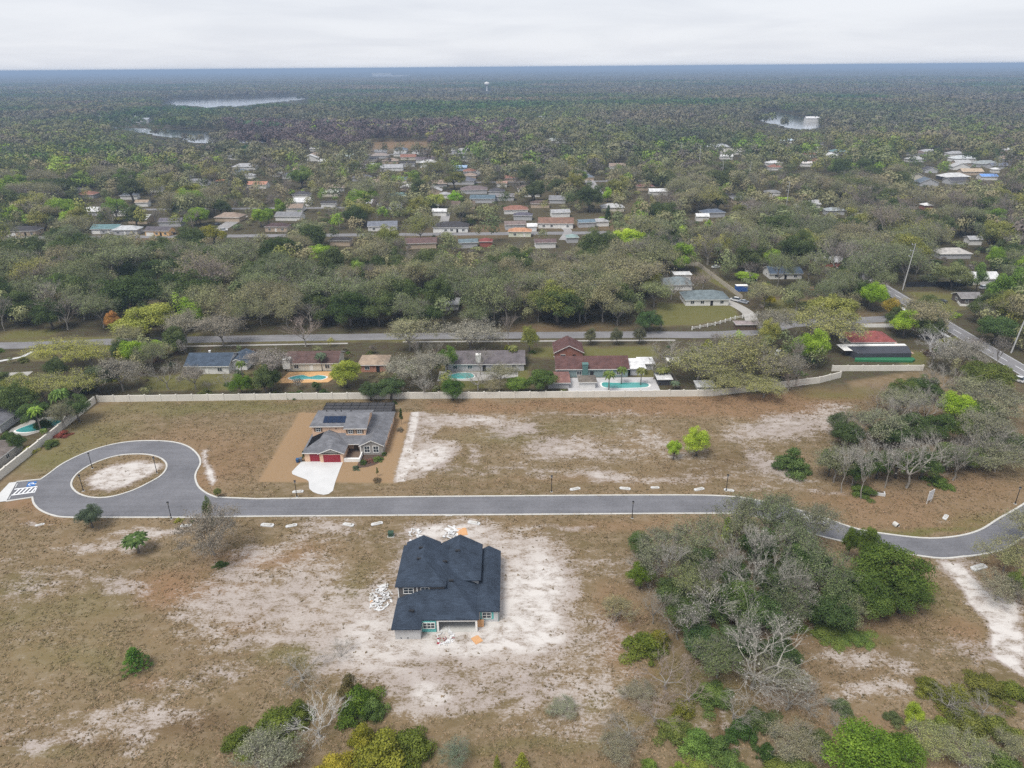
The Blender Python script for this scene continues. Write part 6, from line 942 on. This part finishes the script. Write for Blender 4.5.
CLEAR = [[(655, 300), (740, 303), (750, 320), (690, 330), (655, 328)], [(700, 262), (748, 298), (725, 298), (690, 275)], [(545, 338), (660, 338), (672, 362), (640, 372), (545, 360)], [(898, 345), (930, 345), (925, 371), (895, 371)], [(905, 288), (948, 287), (968, 300), (960, 312), (925, 310)], [(760, 290), (830, 290), (830, 302), (770, 306)], [(840, 308), (885, 308), (900, 330), (850, 330)], [(150, 377), (215, 375), (225, 390), (150, 391)], [(285, 370), (333, 370), (335, 388), (285, 388)], [(370, 142), (430, 142), (430, 155), (370, 155)], [(780, 178), (835, 176), (850, 196), (800, 198)], [(115, 270), (155, 264), (158, 277), (120, 283)], [(0, 340), (40, 338), (40, 352), (0, 366)], [(440, 366), (530, 366), (532, 388), (440, 388)], [(20, 412), (80, 412), (60, 450), (10, 462)], [(950, 280), (1000, 280), (1000, 306), (950, 306)], [(250, 228), (330, 228), (330, 236), (250, 240)], [(430, 228), (520, 226), (520, 240), (430, 240)], [(0, 234), (70, 236), (60, 246), (0, 246)], [(505, 215), (600, 215), (590, 244), (505, 240)]]
keep += [(165, 99, 200, 105.5, 2330), (195, 98.5, 250, 106.5, 2180), (245, 97.5, 306, 102.5, 2400), (112, 126.5, 145, 132, 1240), (138, 128, 180, 138.5, 1110), (165, 130, 206, 142, 1000), (200, 131, 275, 141, 990), (757, 113, 776, 124, 1270), (770, 116, 820, 128, 1190), (112, 113, 160, 124, 1400), (30, 340, 100, 346, 240), (200, 337, 400, 345, 245), (0, 352, 36, 366, 225), (905, 290, 960, 335, 240), (915, 145, 1005, 182, 700), (375, 70, 410, 80, 8000), (484, 82, 490, 93, 3200), (545, 333, 700, 342, 248), (660, 262, 760, 326, 280), (205, 225, 250, 236, 440), (580, 166, 602, 196, 600)]
KP = np.array(keep); FT = np.array(foot)
def inpoly(x, y, P):
    ins = np.zeros(x.shape, bool)
    for i in range(len(P)):
        a, c = P[i], P[(i+1) % len(P)]
        if a[1] != c[1]: ins ^= ((a[1] > y) != (c[1] > y)) & (x < a[0]+(y-a[1])*(c[0]-a[0])/(c[1]-a[1]))
    return ins
def scatter(y0, y1, sp, wmean, clumps=1.):
    ys = np.arange(y0, y1, sp*.88); out = []
    for j, y in enumerate(ys):
        X = np.arange(-.78*y-40, .78*y+40, sp)+(sp/2 if j % 2 else 0); out.append(np.stack([X, np.full_like(X, y)], 1))
    p = np.concatenate(out); p += N.uniform(-.42, .42, p.shape)*sp; n = len(p); w = wmean*np.exp(.33*N.normal(size=n)); x, y = p[:, 0], p[:, 1]
    h = w*.66+4.6*(wmean > 5)+1.6*N.normal(size=n)*(wmean > 5); h = np.clip(h, 2, 21); ok = np.ones(n, bool)
    for a in ROADS: ok &= seg_d(x, y, a[:2], a[2:4]) > a[4]+w*.22
    for c in CLEAR: ok &= ~inpoly(x, y, [W(*q) for q in c])
    for a in LAKES: ok &= ~inpoly(x, y, a)
    for a in FT: ok &= ~((abs(x-a[0]) < a[2]+w*.2) & (abs(y-a[1]) < a[3]+w*.2))
    ok &= ~((y < 212) & (x > -126) & (x < 106) & (y < np.interp(x, [q[0] for q in wp], [q[1] for q in wp])+3)); ok &= ~((x > 104) & (x < 137) & (y < 219))
    pxl, top, dp = PX(x, y, h); _, bot, _ = PX(x, y, h*.1); hw = w*.42*FOC/dp
    for a in KP:
        hid = (pxl+hw > a[0]) & (pxl-hw < a[2]) & (top < a[3]) & (bot > a[1]) & (y < a[4]+2) & ok; u = N.random(n); lk = a[4] in (2330, 2180, 2400, 1240, 1110, 1000, 1270, 1190, 1560, 3200, 8000); pr = .95 if a[4] < 500 else (1.1 if lk else (.72 if a[4] < 1000 else .6)); ok &= ~(hid & (u < pr*(.0 if lk else .4))); sm = hid & (u < pr); f_ = .75 if lk else .42; w = np.where(sm, w*f_, w); h = np.where(sm, np.minimum(h*.35, 1.6 if lk else 3.5), h); hw = np.where(sm, hw*f_, hw); top = np.where(sm, PX(x, y, h)[1], top)
    ok &= (pxl > -45) & (pxl < 1069)
    if len(HX):
        near = np.array([np.min(np.hypot(HX[:, 0]-a, HX[:, 1]-b_)-HX[:, 2]*.42) for a, b_ in zip(x, y)]) if y1 < 500 else np.full(n, 9); ok &= near > w*.12
    return x[ok], y[ok], w[ok], h[ok], pxl[ok], top[ok], dp[ok]
def species(x, y, px, py):
    n = len(x); f1 = fbm(x, y, .011, 31, 3); f2 = fbm(x, y, .03, 51, 3); u = N.random(n); k = np.full(n, 'budding_tree', object); c = np.zeros((n, 3)); est = (y > 410) & (y < 1000)
    for i in range(n):
        q = u[i]; a, b_ = f1[i], f2[i]
        if y[i] < 245: pr = (.36, .2, .26, .1, .05)          # budding, bare, oak, yellow, bright
        elif px[i] < 660 and y[i] < 415: pr = (.62, .1, .23, .03, .02)
        elif px[i] >= 660 and y[i] < 600: pr = (.5, .22, .17, .08, .03)
        elif px[i] < 160: pr = (.32, .16, .18, .2, .14)
        elif px[i] > 760: pr = (.4, .13, .2, .15, .12)
        else: pr = (.48, .12, .2, .14, .06)
        e = np.array(pr)*np.array((1, 1+1.8*(b_-.5), 1+2.5*(.5-a), 1+2.5*(b_-.5), max(.1, 1+5*(a-.5)))); e = np.cumsum(e/e.sum()); s = int(np.searchsorted(e, q)); s = min(s, 4); j = R.random()
        if 225 < px[i] < 520 and 116 < py[i] < 137 and R.random() < .8: k[i] = 'leafless_tree'; c[i] = np.array((.22, .17, .165))*(.8+.4*j); continue
        if 90 < px[i] < 330 and 104 < py[i] < 122 and R.random() < .6: k[i] = 'oak_tree'; c[i] = np.array((.06, .1, .05))*(.8+.5*j); continue
        if s == 0: k[i] = 'budding_tree'; c[i] = np.array(G_GREY)*(1-j)+np.array(G_TAN if b_ > .5 or y[i] > 450 else (.1, .125, .062))*j
        elif s == 1: k[i] = 'leafless_tree' if R.random() < .7 else 'slender_tree'; c[i] = np.array((.29, .27, .245))*(1-j)+np.array((.27, .225, .2))*j
        elif s == 2: k[i] = 'oak_tree' if R.random() < .75 else 'tall_tree'; c[i] = np.array((.045, .07, .024))*(1-j)+np.array((.08, .1, .04))*j
        elif s == 3: k[i] = 'oak_tree' if R.random() < .6 else 'budding_tree'; c[i] = np.array((.21, .205, .06))*(1-j)+np.array((.15, .165, .05))*j
        else: k[i] = 'tall_tree' if R.random() < .3 else 'oak_tree'; c[i] = np.array((.2, .29, .035))*(1-j)+np.array((.11, .18, .03))*j
    return k, c
parts = [scatter(199, 246, 7.6, 9.5), scatter(248, 420, 8.2, 13.5), scatter(422, 700, 9.8, 14.5), scatter(700, 1500, 11.5, 16.5), scatter(1500, 5200, 19, 25)]
A = [np.concatenate(z) for z in zip(*parts)]; kind, colr = species(A[0], A[1], A[4], A[5]); bare = np.isin(kind, ['leafless_tree', 'slender_tree']); colr = colr*np.where(bare, .85, BRIGHT)[:, None]; gl = colr.mean(1, keepdims=True); colr = gl+(colr-gl)*np.interp(A[1], [300, 500, 1500], [1.1, 1.05, 1.])[:, None]; pf = [fbm(A[0], A[1], .0045, 131+s, 3)[:, None] for s in (0, 9)]; reg = np.array((.05, .072, .03))*(1-pf[0])+np.array((.135, .138, .065))*pf[0]; reg = np.clip(reg+(pf[1]-.5)*np.array((.3, .1, .16)), .02, 1); pl = np.clip((fbm(A[0], A[1], .0016, 171, 2)[:, None]-.5)*5, 0, 1); reg = reg*(1-pl*.7)+np.array((.13, .105, .095))*pl*.7; fb = np.interp(A[1], [450, 900, 1600], [.1, .6, .82])[:, None]; band = (A[4] > 225)&(A[4] < 520)&(A[5] > 116)&(A[5] < 137); fb[band] = 0; colr = np.clip(colr*(1-fb)+1.35*reg*fb, .01, 1); colr *= np.interp(A[1], [300, 600, 2500], [1, .95, .85])[:, None]
size = A[2]/A[6]; inv = (A[4] > -10) & (A[4] < 1034) & (A[1] < 640); order = np.argsort(-size-10*inv); CAP = dict(oak_tree=215, budding_tree=240, leafless_tree=150, slender_tree=90, tall_tree=130); used = {k: 0 for k in CAP}; single = np.zeros(len(size), bool)
for i in order:
    if inv[i] and used[kind[i]] < CAP[kind[i]]: used[kind[i]] += 1; single[i] = True
for i in np.nonzero(single)[0]: plant(kind[i], float(A[0][i]), float(A[1][i]), float(A[2][i]), float(A[3][i])*(1.35 if kind[i] == 'slender_tree' else 1), tuple(colr[i]), px=1)
for a in scatter(200, 241, 6.5, 3.2)[:1] and [scatter(200, 241, 6.2, 3.2)]:
    for x_, y_, w_, q_ in zip(a[0], a[1], a[2], a[4]):
        if R.random() < .62 and q_ > -5: plant('shrub', float(x_), float(y_), float(w_), float(w_)*R.uniform(.5, .9), R.choice([(.05, .08, .03), (.08, .12, .03), (.11, .12, .04), (.13, .11, .07), (.1, .07, .05), (.16, .17, .03)]))
rest = ~single
def mass(name, x, y, w, h, col, per, tri, label):
    V, Tn, U = [], [], []
    for lo, hi, n, s in per:
        m_ = (y >= lo) & (y < hi); c = np.stack([x[m_], y[m_], h[m_]*.56], 1); k = len(c)
        if not k: continue
        rx, rz = w[m_]*.5, h[m_]*.44; nl = 12; la = unit(N.normal(size=(k, nl, 3))+np.array((0, 0, .45)))*N.uniform(.35, .66, (k, nl, 1))
        li = N.integers(nl, size=(k, n)); lo_ = np.take_along_axis(la, li[..., None].repeat(3, -1), 1); d = unit(N.normal(size=(k, n, 3))+np.array((0, 0, .4)))
        q = lo_+d*.38*(.86+.14*N.random((k, n, 1))); P = c[:, None]+q*np.stack([rx, rx, rz], -1)[:, None]; P[..., 2] = np.maximum(P[..., 2], .3)
        nr = unit(d+.5*lo_+.45*unit(N.normal(size=d.shape))); a = unit(np.cross(nr, N.normal(size=d.shape))); b_ = np.cross(nr, a); ss = (s*w[m_])[:, None, None]*(.6+.8*N.random((k, n, 1)))
        V.append(np.stack([P-a*ss*.8-b_*ss*.5, P+a*ss*.8-b_*ss*.5, P+b_*ss*.95], 2).reshape(-1, 3)); Tn.append(np.repeat(col[m_], n*3, 0)); lb = np.take_along_axis(N.random((k, nl)), li, 1); U.append(np.repeat((.5*N.random((k, n))+.5*lb).ravel(), 3))
    V = np.concatenate(V); Tn = np.concatenate(Tn); U = np.concatenate(U); nV = len(V); me = bpy.data.meshes.new(name); me.vertices.add(nV); me.vertices.foreach_set('co', V.astype(np.float32).ravel())
    me.loops.add(nV); me.loops.foreach_set('vertex_index', np.arange(nV, dtype=np.int32)); me.polygons.add(nV//3); me.polygons.foreach_set('loop_start', np.arange(0, nV, 3, dtype=np.int32)); me.update()
    me.attributes.new('tint', 'BYTE_COLOR', 'POINT'); at = me.attributes['tint']; at.data.foreach_set('color', np.concatenate([Tn, np.ones((nV, 1))], 1).astype(np.float32).ravel()); me.attributes.new('var', 'FLOAT', 'POINT').data.foreach_set('value', U.astype(np.float32))
    me.materials.append(WOODS); print(name, len(x), nV//3); return tag(obj(name, me), label, 'woods', kind='stuff')
dim = np.array([.8 if k in ('leafless_tree', 'slender_tree') else 1. for k in kind])[:, None]
mass('distant_woods', A[0][rest], A[1][rest], A[2][rest], A[3][rest], (colr*dim)[rest], [(0, 480, 460, .036), (480, 700, 340, .038), (700, 1000, 200, .048), (1000, 1500, 110, .064), (1500, 2600, 60, .085), (2600, 9000, 32, .12)], 0, 'mixed green and grey woods among the far houses out to the lakes')
# canopy of the far forest
gx = axis(-200, 200, 60, -30000, 30000, 1.035); gy = 5000*np.exp(np.arange(0, 2.2, .006)); gx2, gy2 = np.meshgrid(np.linspace(-1, 1, 420), gy); fx = gx2*.8*gy2; fy = gy2
fz = 6+9*fbm(fx, fy, .012, 71, 3)+6*N.random(fx.shape)+10*fbm(fx, fy, .0012, 77, 2); fz[0] = -.5; wq = (abs(fx+1350) < 330) & (fy > 7200) & (fy < 9300); fz[wq] = 4
me = bpy.data.meshes.new('far_forest'); n1, n2 = fx.shape; ii = (np.arange(n1-1)[:, None]*n2+np.arange(n2-1)).ravel(); me.from_pydata(np.stack([fx, fy, fz], -1).reshape(-1, 3), [], np.stack([ii, ii+1, ii+1+n2, ii+n2], -1).tolist())
tv = fbm(fx, fy, .004, 91, 4).ravel()[:, None]; tv2 = N.random((n1*n2, 1)); tc = np.array((.05, .06, .035))*(1-tv)+np.array((.14, .125, .085))*tv; tc = tc*(.65+.7*tv2)
me.attributes.new('tint', 'FLOAT_COLOR', 'POINT').data.foreach_set('color', np.concatenate([tc, np.ones((n1*n2, 1))], 1).astype(np.float32).ravel()); me.attributes.new('var', 'FLOAT', 'POINT').data.foreach_set('value', N.random(n1*n2).astype(np.float32))
me.materials.append(WOODS); tag(obj('far_forest', me), 'unbroken forest canopy running to the horizon', 'forest', kind='stuff')

# ------------------------------------------------------------------ labels for the single trees
MARKS = [('the dark blue roof', -100, 222), ('the plum-roofed house', -66, 223), ('the long grey-roofed house', -9, 222), ('the maroon-roofed house', 26, 217), ('the red-roofed house', 121, 234), ('the curved-drive pergola', 89, 257), ('the blue-grey roofed lawn house', 82, 293), ('the house beside the cars', 129, 330), ('the barn by the side road', 192, 288), ('the grey gabled house in the woods', -163, 305), ('the half-hidden grey roof', -54, 296), ('the white cottage in the woods', -84, 303), ('the left corner of the back street', -196, 243),
         ('the back street middle', -30, 251), ('the green-blue pool', -134, 180), ('the orange-walled house', -205, 430), ('the white house with black roof', -35, 437), ('the brown-roofed porch house', -137, 437), ('the blue-grey roofed white-fronted house', -78, 437), ('the wide brown-roofed house', 27, 450), ('the far-left dark-roofed house', -300, 428), ('the metal-roofed house', -240, 432), ('the little dark red roof', -14, 405), ('the red lone side road pole', 175, 232), ('the tall roadside pole', 178, 305), ('the beige fence corner', 80, 327), ('the black fence', 185, 318),
         ('the pale hidden cottage', -26, 286), ('the centre of the dense woods', 0, 340), ('the left depths of the dense woods', -130, 370), ('the right depths of the dense woods', 60, 380), ('the far right oak wood', 230, 400), ('the blue-container wood', 140, 390), ('the slate-blue roof in dark oaks', 150, 500), ('the pale curving street', 75, 560), ('the terracotta roofs', -240, 600), ('the olive wood', -330, 560), ('the crowded estate', -90, 640), ('the bare brown field', -185, 960), ('the light-blue far house', -55, 740), ('the right-hand estate', 480, 760), ('the right-hand pond', 430, 1150), ('the open far field', 300, 900), ('the pole clearing', 230, 640), ('the metal-roofed far row', -150, 760), ('the far-left olive wood', -230, 340), ('the left-edge woods', -280, 300), ('the lime tree of the second street', 70, 425), ('the right-edge pines', 220, 300)]
MARKS = [(a.replace('the red lone', 'the leaning'), b, c) for a, b, c in MARKS]
def cword(k, c):
    r, g, b = c; 
    if k in ('leafless_tree', 'slender_tree'): return 'grey' if r-b < .055 else 'brownish'
    if g > .2 and g > r*1.2: return 'lime-green'
    if g > r*1.3: return 'dark green' if g < .11 else 'fresh green'
    if r > .19 and b < .09: return 'yellow-olive'
    if r > .19: return 'tan-grey'
    return 'dull green' if g < .11 else ('olive' if b < .08 else 'grey-olive')
KW = dict(oak_tree='leafy oak', tall_tree='upright leafy tree', budding_tree='budding oak', leafless_tree='bare tree', slender_tree='slender bare tree', pine_tree='pine', young_pine='young pine', palm_tree='palm', shrub='bush')
CAT = dict(palm_tree='palm', shrub='shrub', pine_tree='pine')
GRP = dict(oak_tree='leafy trees of the neighbourhood', tall_tree='upright trees of the neighbourhood', budding_tree='budding trees of the neighbourhood', leafless_tree='bare trees of the neighbourhood', slender_tree='slender bare trees of the neighbourhood', pine_tree='pines', young_pine='young pines', palm_tree='palms of the pool yards and lots', shrub='bushes and scrub')
ORD = ['first', 'second', 'third', 'fourth', 'fifth', 'sixth', 'seventh', 'eighth', 'ninth', 'tenth', 'eleventh', 'twelfth', 'thirteenth', 'fourteenth', 'fifteenth', 'sixteenth', 'seventeenth', 'eighteenth', 'nineteenth', 'twentieth']
grp = {}
for t in TREES:
    o = t['o']; o['category'] = CAT.get(t['k'], 'tree'); o['group'] = GRP[t['k']]
    if t['note']: o['label'] = t['note']; continue
    nm, mx, my = min(MARKS, key=lambda m: math.hypot(m[1]-t['x'], (m[2]-t['y'])*1.3)); dx, dy = t['x']-mx, t['y']-my
    rel = ('behind' if dy > 0 else 'before') if abs(dy) > abs(dx) else ('right of' if dx > 0 else 'left of')
    sw = 'large ' if t['w'] > 13 else ('small ' if t['w'] < 9 else '')
    grp.setdefault((sw+cword(t['k'], t['c'])+' '+KW[t['k']]+' '+rel+' '+nm), []).append(t)
for lab, ts in grp.items():
    ts.sort(key=lambda t: t['px']); n = len(ts)
    for i, t in enumerate(ts):
        if n == 1: s = ''
        elif n == 2: s = ', '+('leftmost', 'rightmost')[i]
        elif i == n-1: s = ', rightmost'
        else: s = ', '+('leftmost' if i == 0 else ORD[min(i, 19)]+' from left')
        if len((lab+s).split()) > 16: lab = lab.replace('the ', '')
        t['o']['label'] = lab+s

grp = {}
for o, rn, x, y in EST:
    nm, mx, my = min(MARKS+[('the lime street tree', 70, 425)], key=lambda m: math.hypot(m[1]-x, (m[2]-y)*1.3)); dx, dy = x-mx, y-my; rel = ('behind' if dy > 0 else 'before') if abs(dy) > abs(dx) else ('right of' if dx > 0 else 'left of')
    grp.setdefault(rn+'-roofed house among trees '+rel+' '+nm, []).append((x/y, o)); o['group'] = 'half-hidden houses of the estate'
for lab, ts in grp.items():
    ts.sort(key=lambda t: t[0])
    for i, (_, o) in enumerate(ts): o['label'] = lab+('' if len(ts) == 1 else ', leftmost' if i == 0 else ', rightmost' if i == len(ts)-1 else ', '+ORD[i]+' from left')

# ------------------------------------------------------------------ air, light, camera
hm, nt, b, nn, ln = newmat('haze_air'); nn.remove(b); pv = nn.new('ShaderNodeVolumePrincipled'); pv.inputs['Color'].default_value = (.42, .57, .8, 1); pv.inputs['Density'].default_value = HAZE; pv.inputs['Anisotropy'].default_value = .0
ln.new(pv.outputs[0], nn['Material Output'].inputs['Volume'])
if HAZE > 0: tag(MB().box(-52000, 52000, -3500, 52000, -1.5, 96).build('haze', hm), kind='stuff')
w = bpy.data.worlds.new('World'); S.world = w; w.use_nodes = True; nt = w.node_tree; nn, ln = nt.nodes, nt.links; bg = nn['Background']
SUN_EL, SUN_AZ = rad(60), rad(-140)
sky = nn.new('ShaderNodeTexSky'); sky.sky_type = 'NISHITA'; sky.sun_disc = False; sky.sun_elevation = SUN_EL; sky.sun_rotation = SUN_AZ; bg.inputs['Strength'].default_value = .1; ln.new(sky.outputs[0], bg.inputs[0])
tc = nn.new('ShaderNodeTexCoord'); sp = nn.new('ShaderNodeSeparateXYZ'); ln.new(tc.outputs['Generated'], sp.inputs[0])
zz = math_(nt, 'ADD', math_(nt, 'MAXIMUM', sp.outputs[2], 0.), .09); cb = nn.new('ShaderNodeCombineXYZ'); ln.new(math_(nt, 'DIVIDE', sp.outputs[0], zz), cb.inputs[0]); ln.new(math_(nt, 'DIVIDE', sp.outputs[1], zz), cb.inputs[1])
n1_ = noise(nt, cb.outputs[0], .55, 7, .55, .4); n2_ = noise(nt, cb.outputs[0], .16, 4, .5, .2)
cf = rng(nt, math_(nt, 'ADD', math_(nt, 'MULTIPLY', n1_, .55), math_(nt, 'MULTIPLY', n2_, .45)), .38, .6)
cc = mixc(nt, cf, (.71, .735, .80), (.81, .83, .88)); b2 = nn.new('ShaderNodeBackground'); ln.new(cc, b2.inputs[0]); b2.inputs['Strength'].default_value = SKYS
ms = nn.new('ShaderNodeMixShader'); ms.inputs[0].default_value = .92; ln.new(bg.outputs[0], ms.inputs[1]); ln.new(b2.outputs[0], ms.inputs[2]); ln.new(ms.outputs[0], nn['World Output'].inputs[0])
sl = bpy.data.lights.new('sun', 'SUN'); sl.energy = SUNS; sl.angle = rad(24); sl.color = (1, .96, .9); so = obj('sun', sl)
sd = Vector((math.cos(SUN_EL)*math.sin(SUN_AZ), math.cos(SUN_EL)*math.cos(SUN_AZ), math.sin(SUN_EL))); so.rotation_euler = sd.to_track_quat('Z', 'Y').to_euler(); so.location = (-60, -60, 200)
cd = bpy.data.cameras.new('camera'); cam = obj('camera', cd); cd.sensor_width = 36; cd.lens = 36*FOC/1024; cd.clip_start = 1; cd.clip_end = 150000
Mx = Matrix.Identity(4)
for i in range(3): Mx[i][0], Mx[i][1], Mx[i][2] = RT[i], UP[i], -FW[i]
Mx[0][3], Mx[1][3], Mx[2][3] = 0, 0, H; cam.matrix_world = Mx; S.camera = cam
vs = S.view_settings; S.display_settings.display_device = 'sRGB'; vs.view_transform = 'Standard'; vs.look = 'None'; vs.gamma = 1; vs.exposure = EXPO; vs.use_curve_mapping = False
cy = S.cycles; cy.max_bounces = 4; cy.diffuse_bounces = 2; cy.glossy_bounces = 2; cy.transmission_bounces = 3; cy.transparent_max_bounces = 6; cy.volume_bounces = 0; cy.use_denoising = DEN; cy.use_adaptive_sampling = True; cy.adaptive_threshold = .02; cy.caustics_reflective = cy.caustics_refractive = False
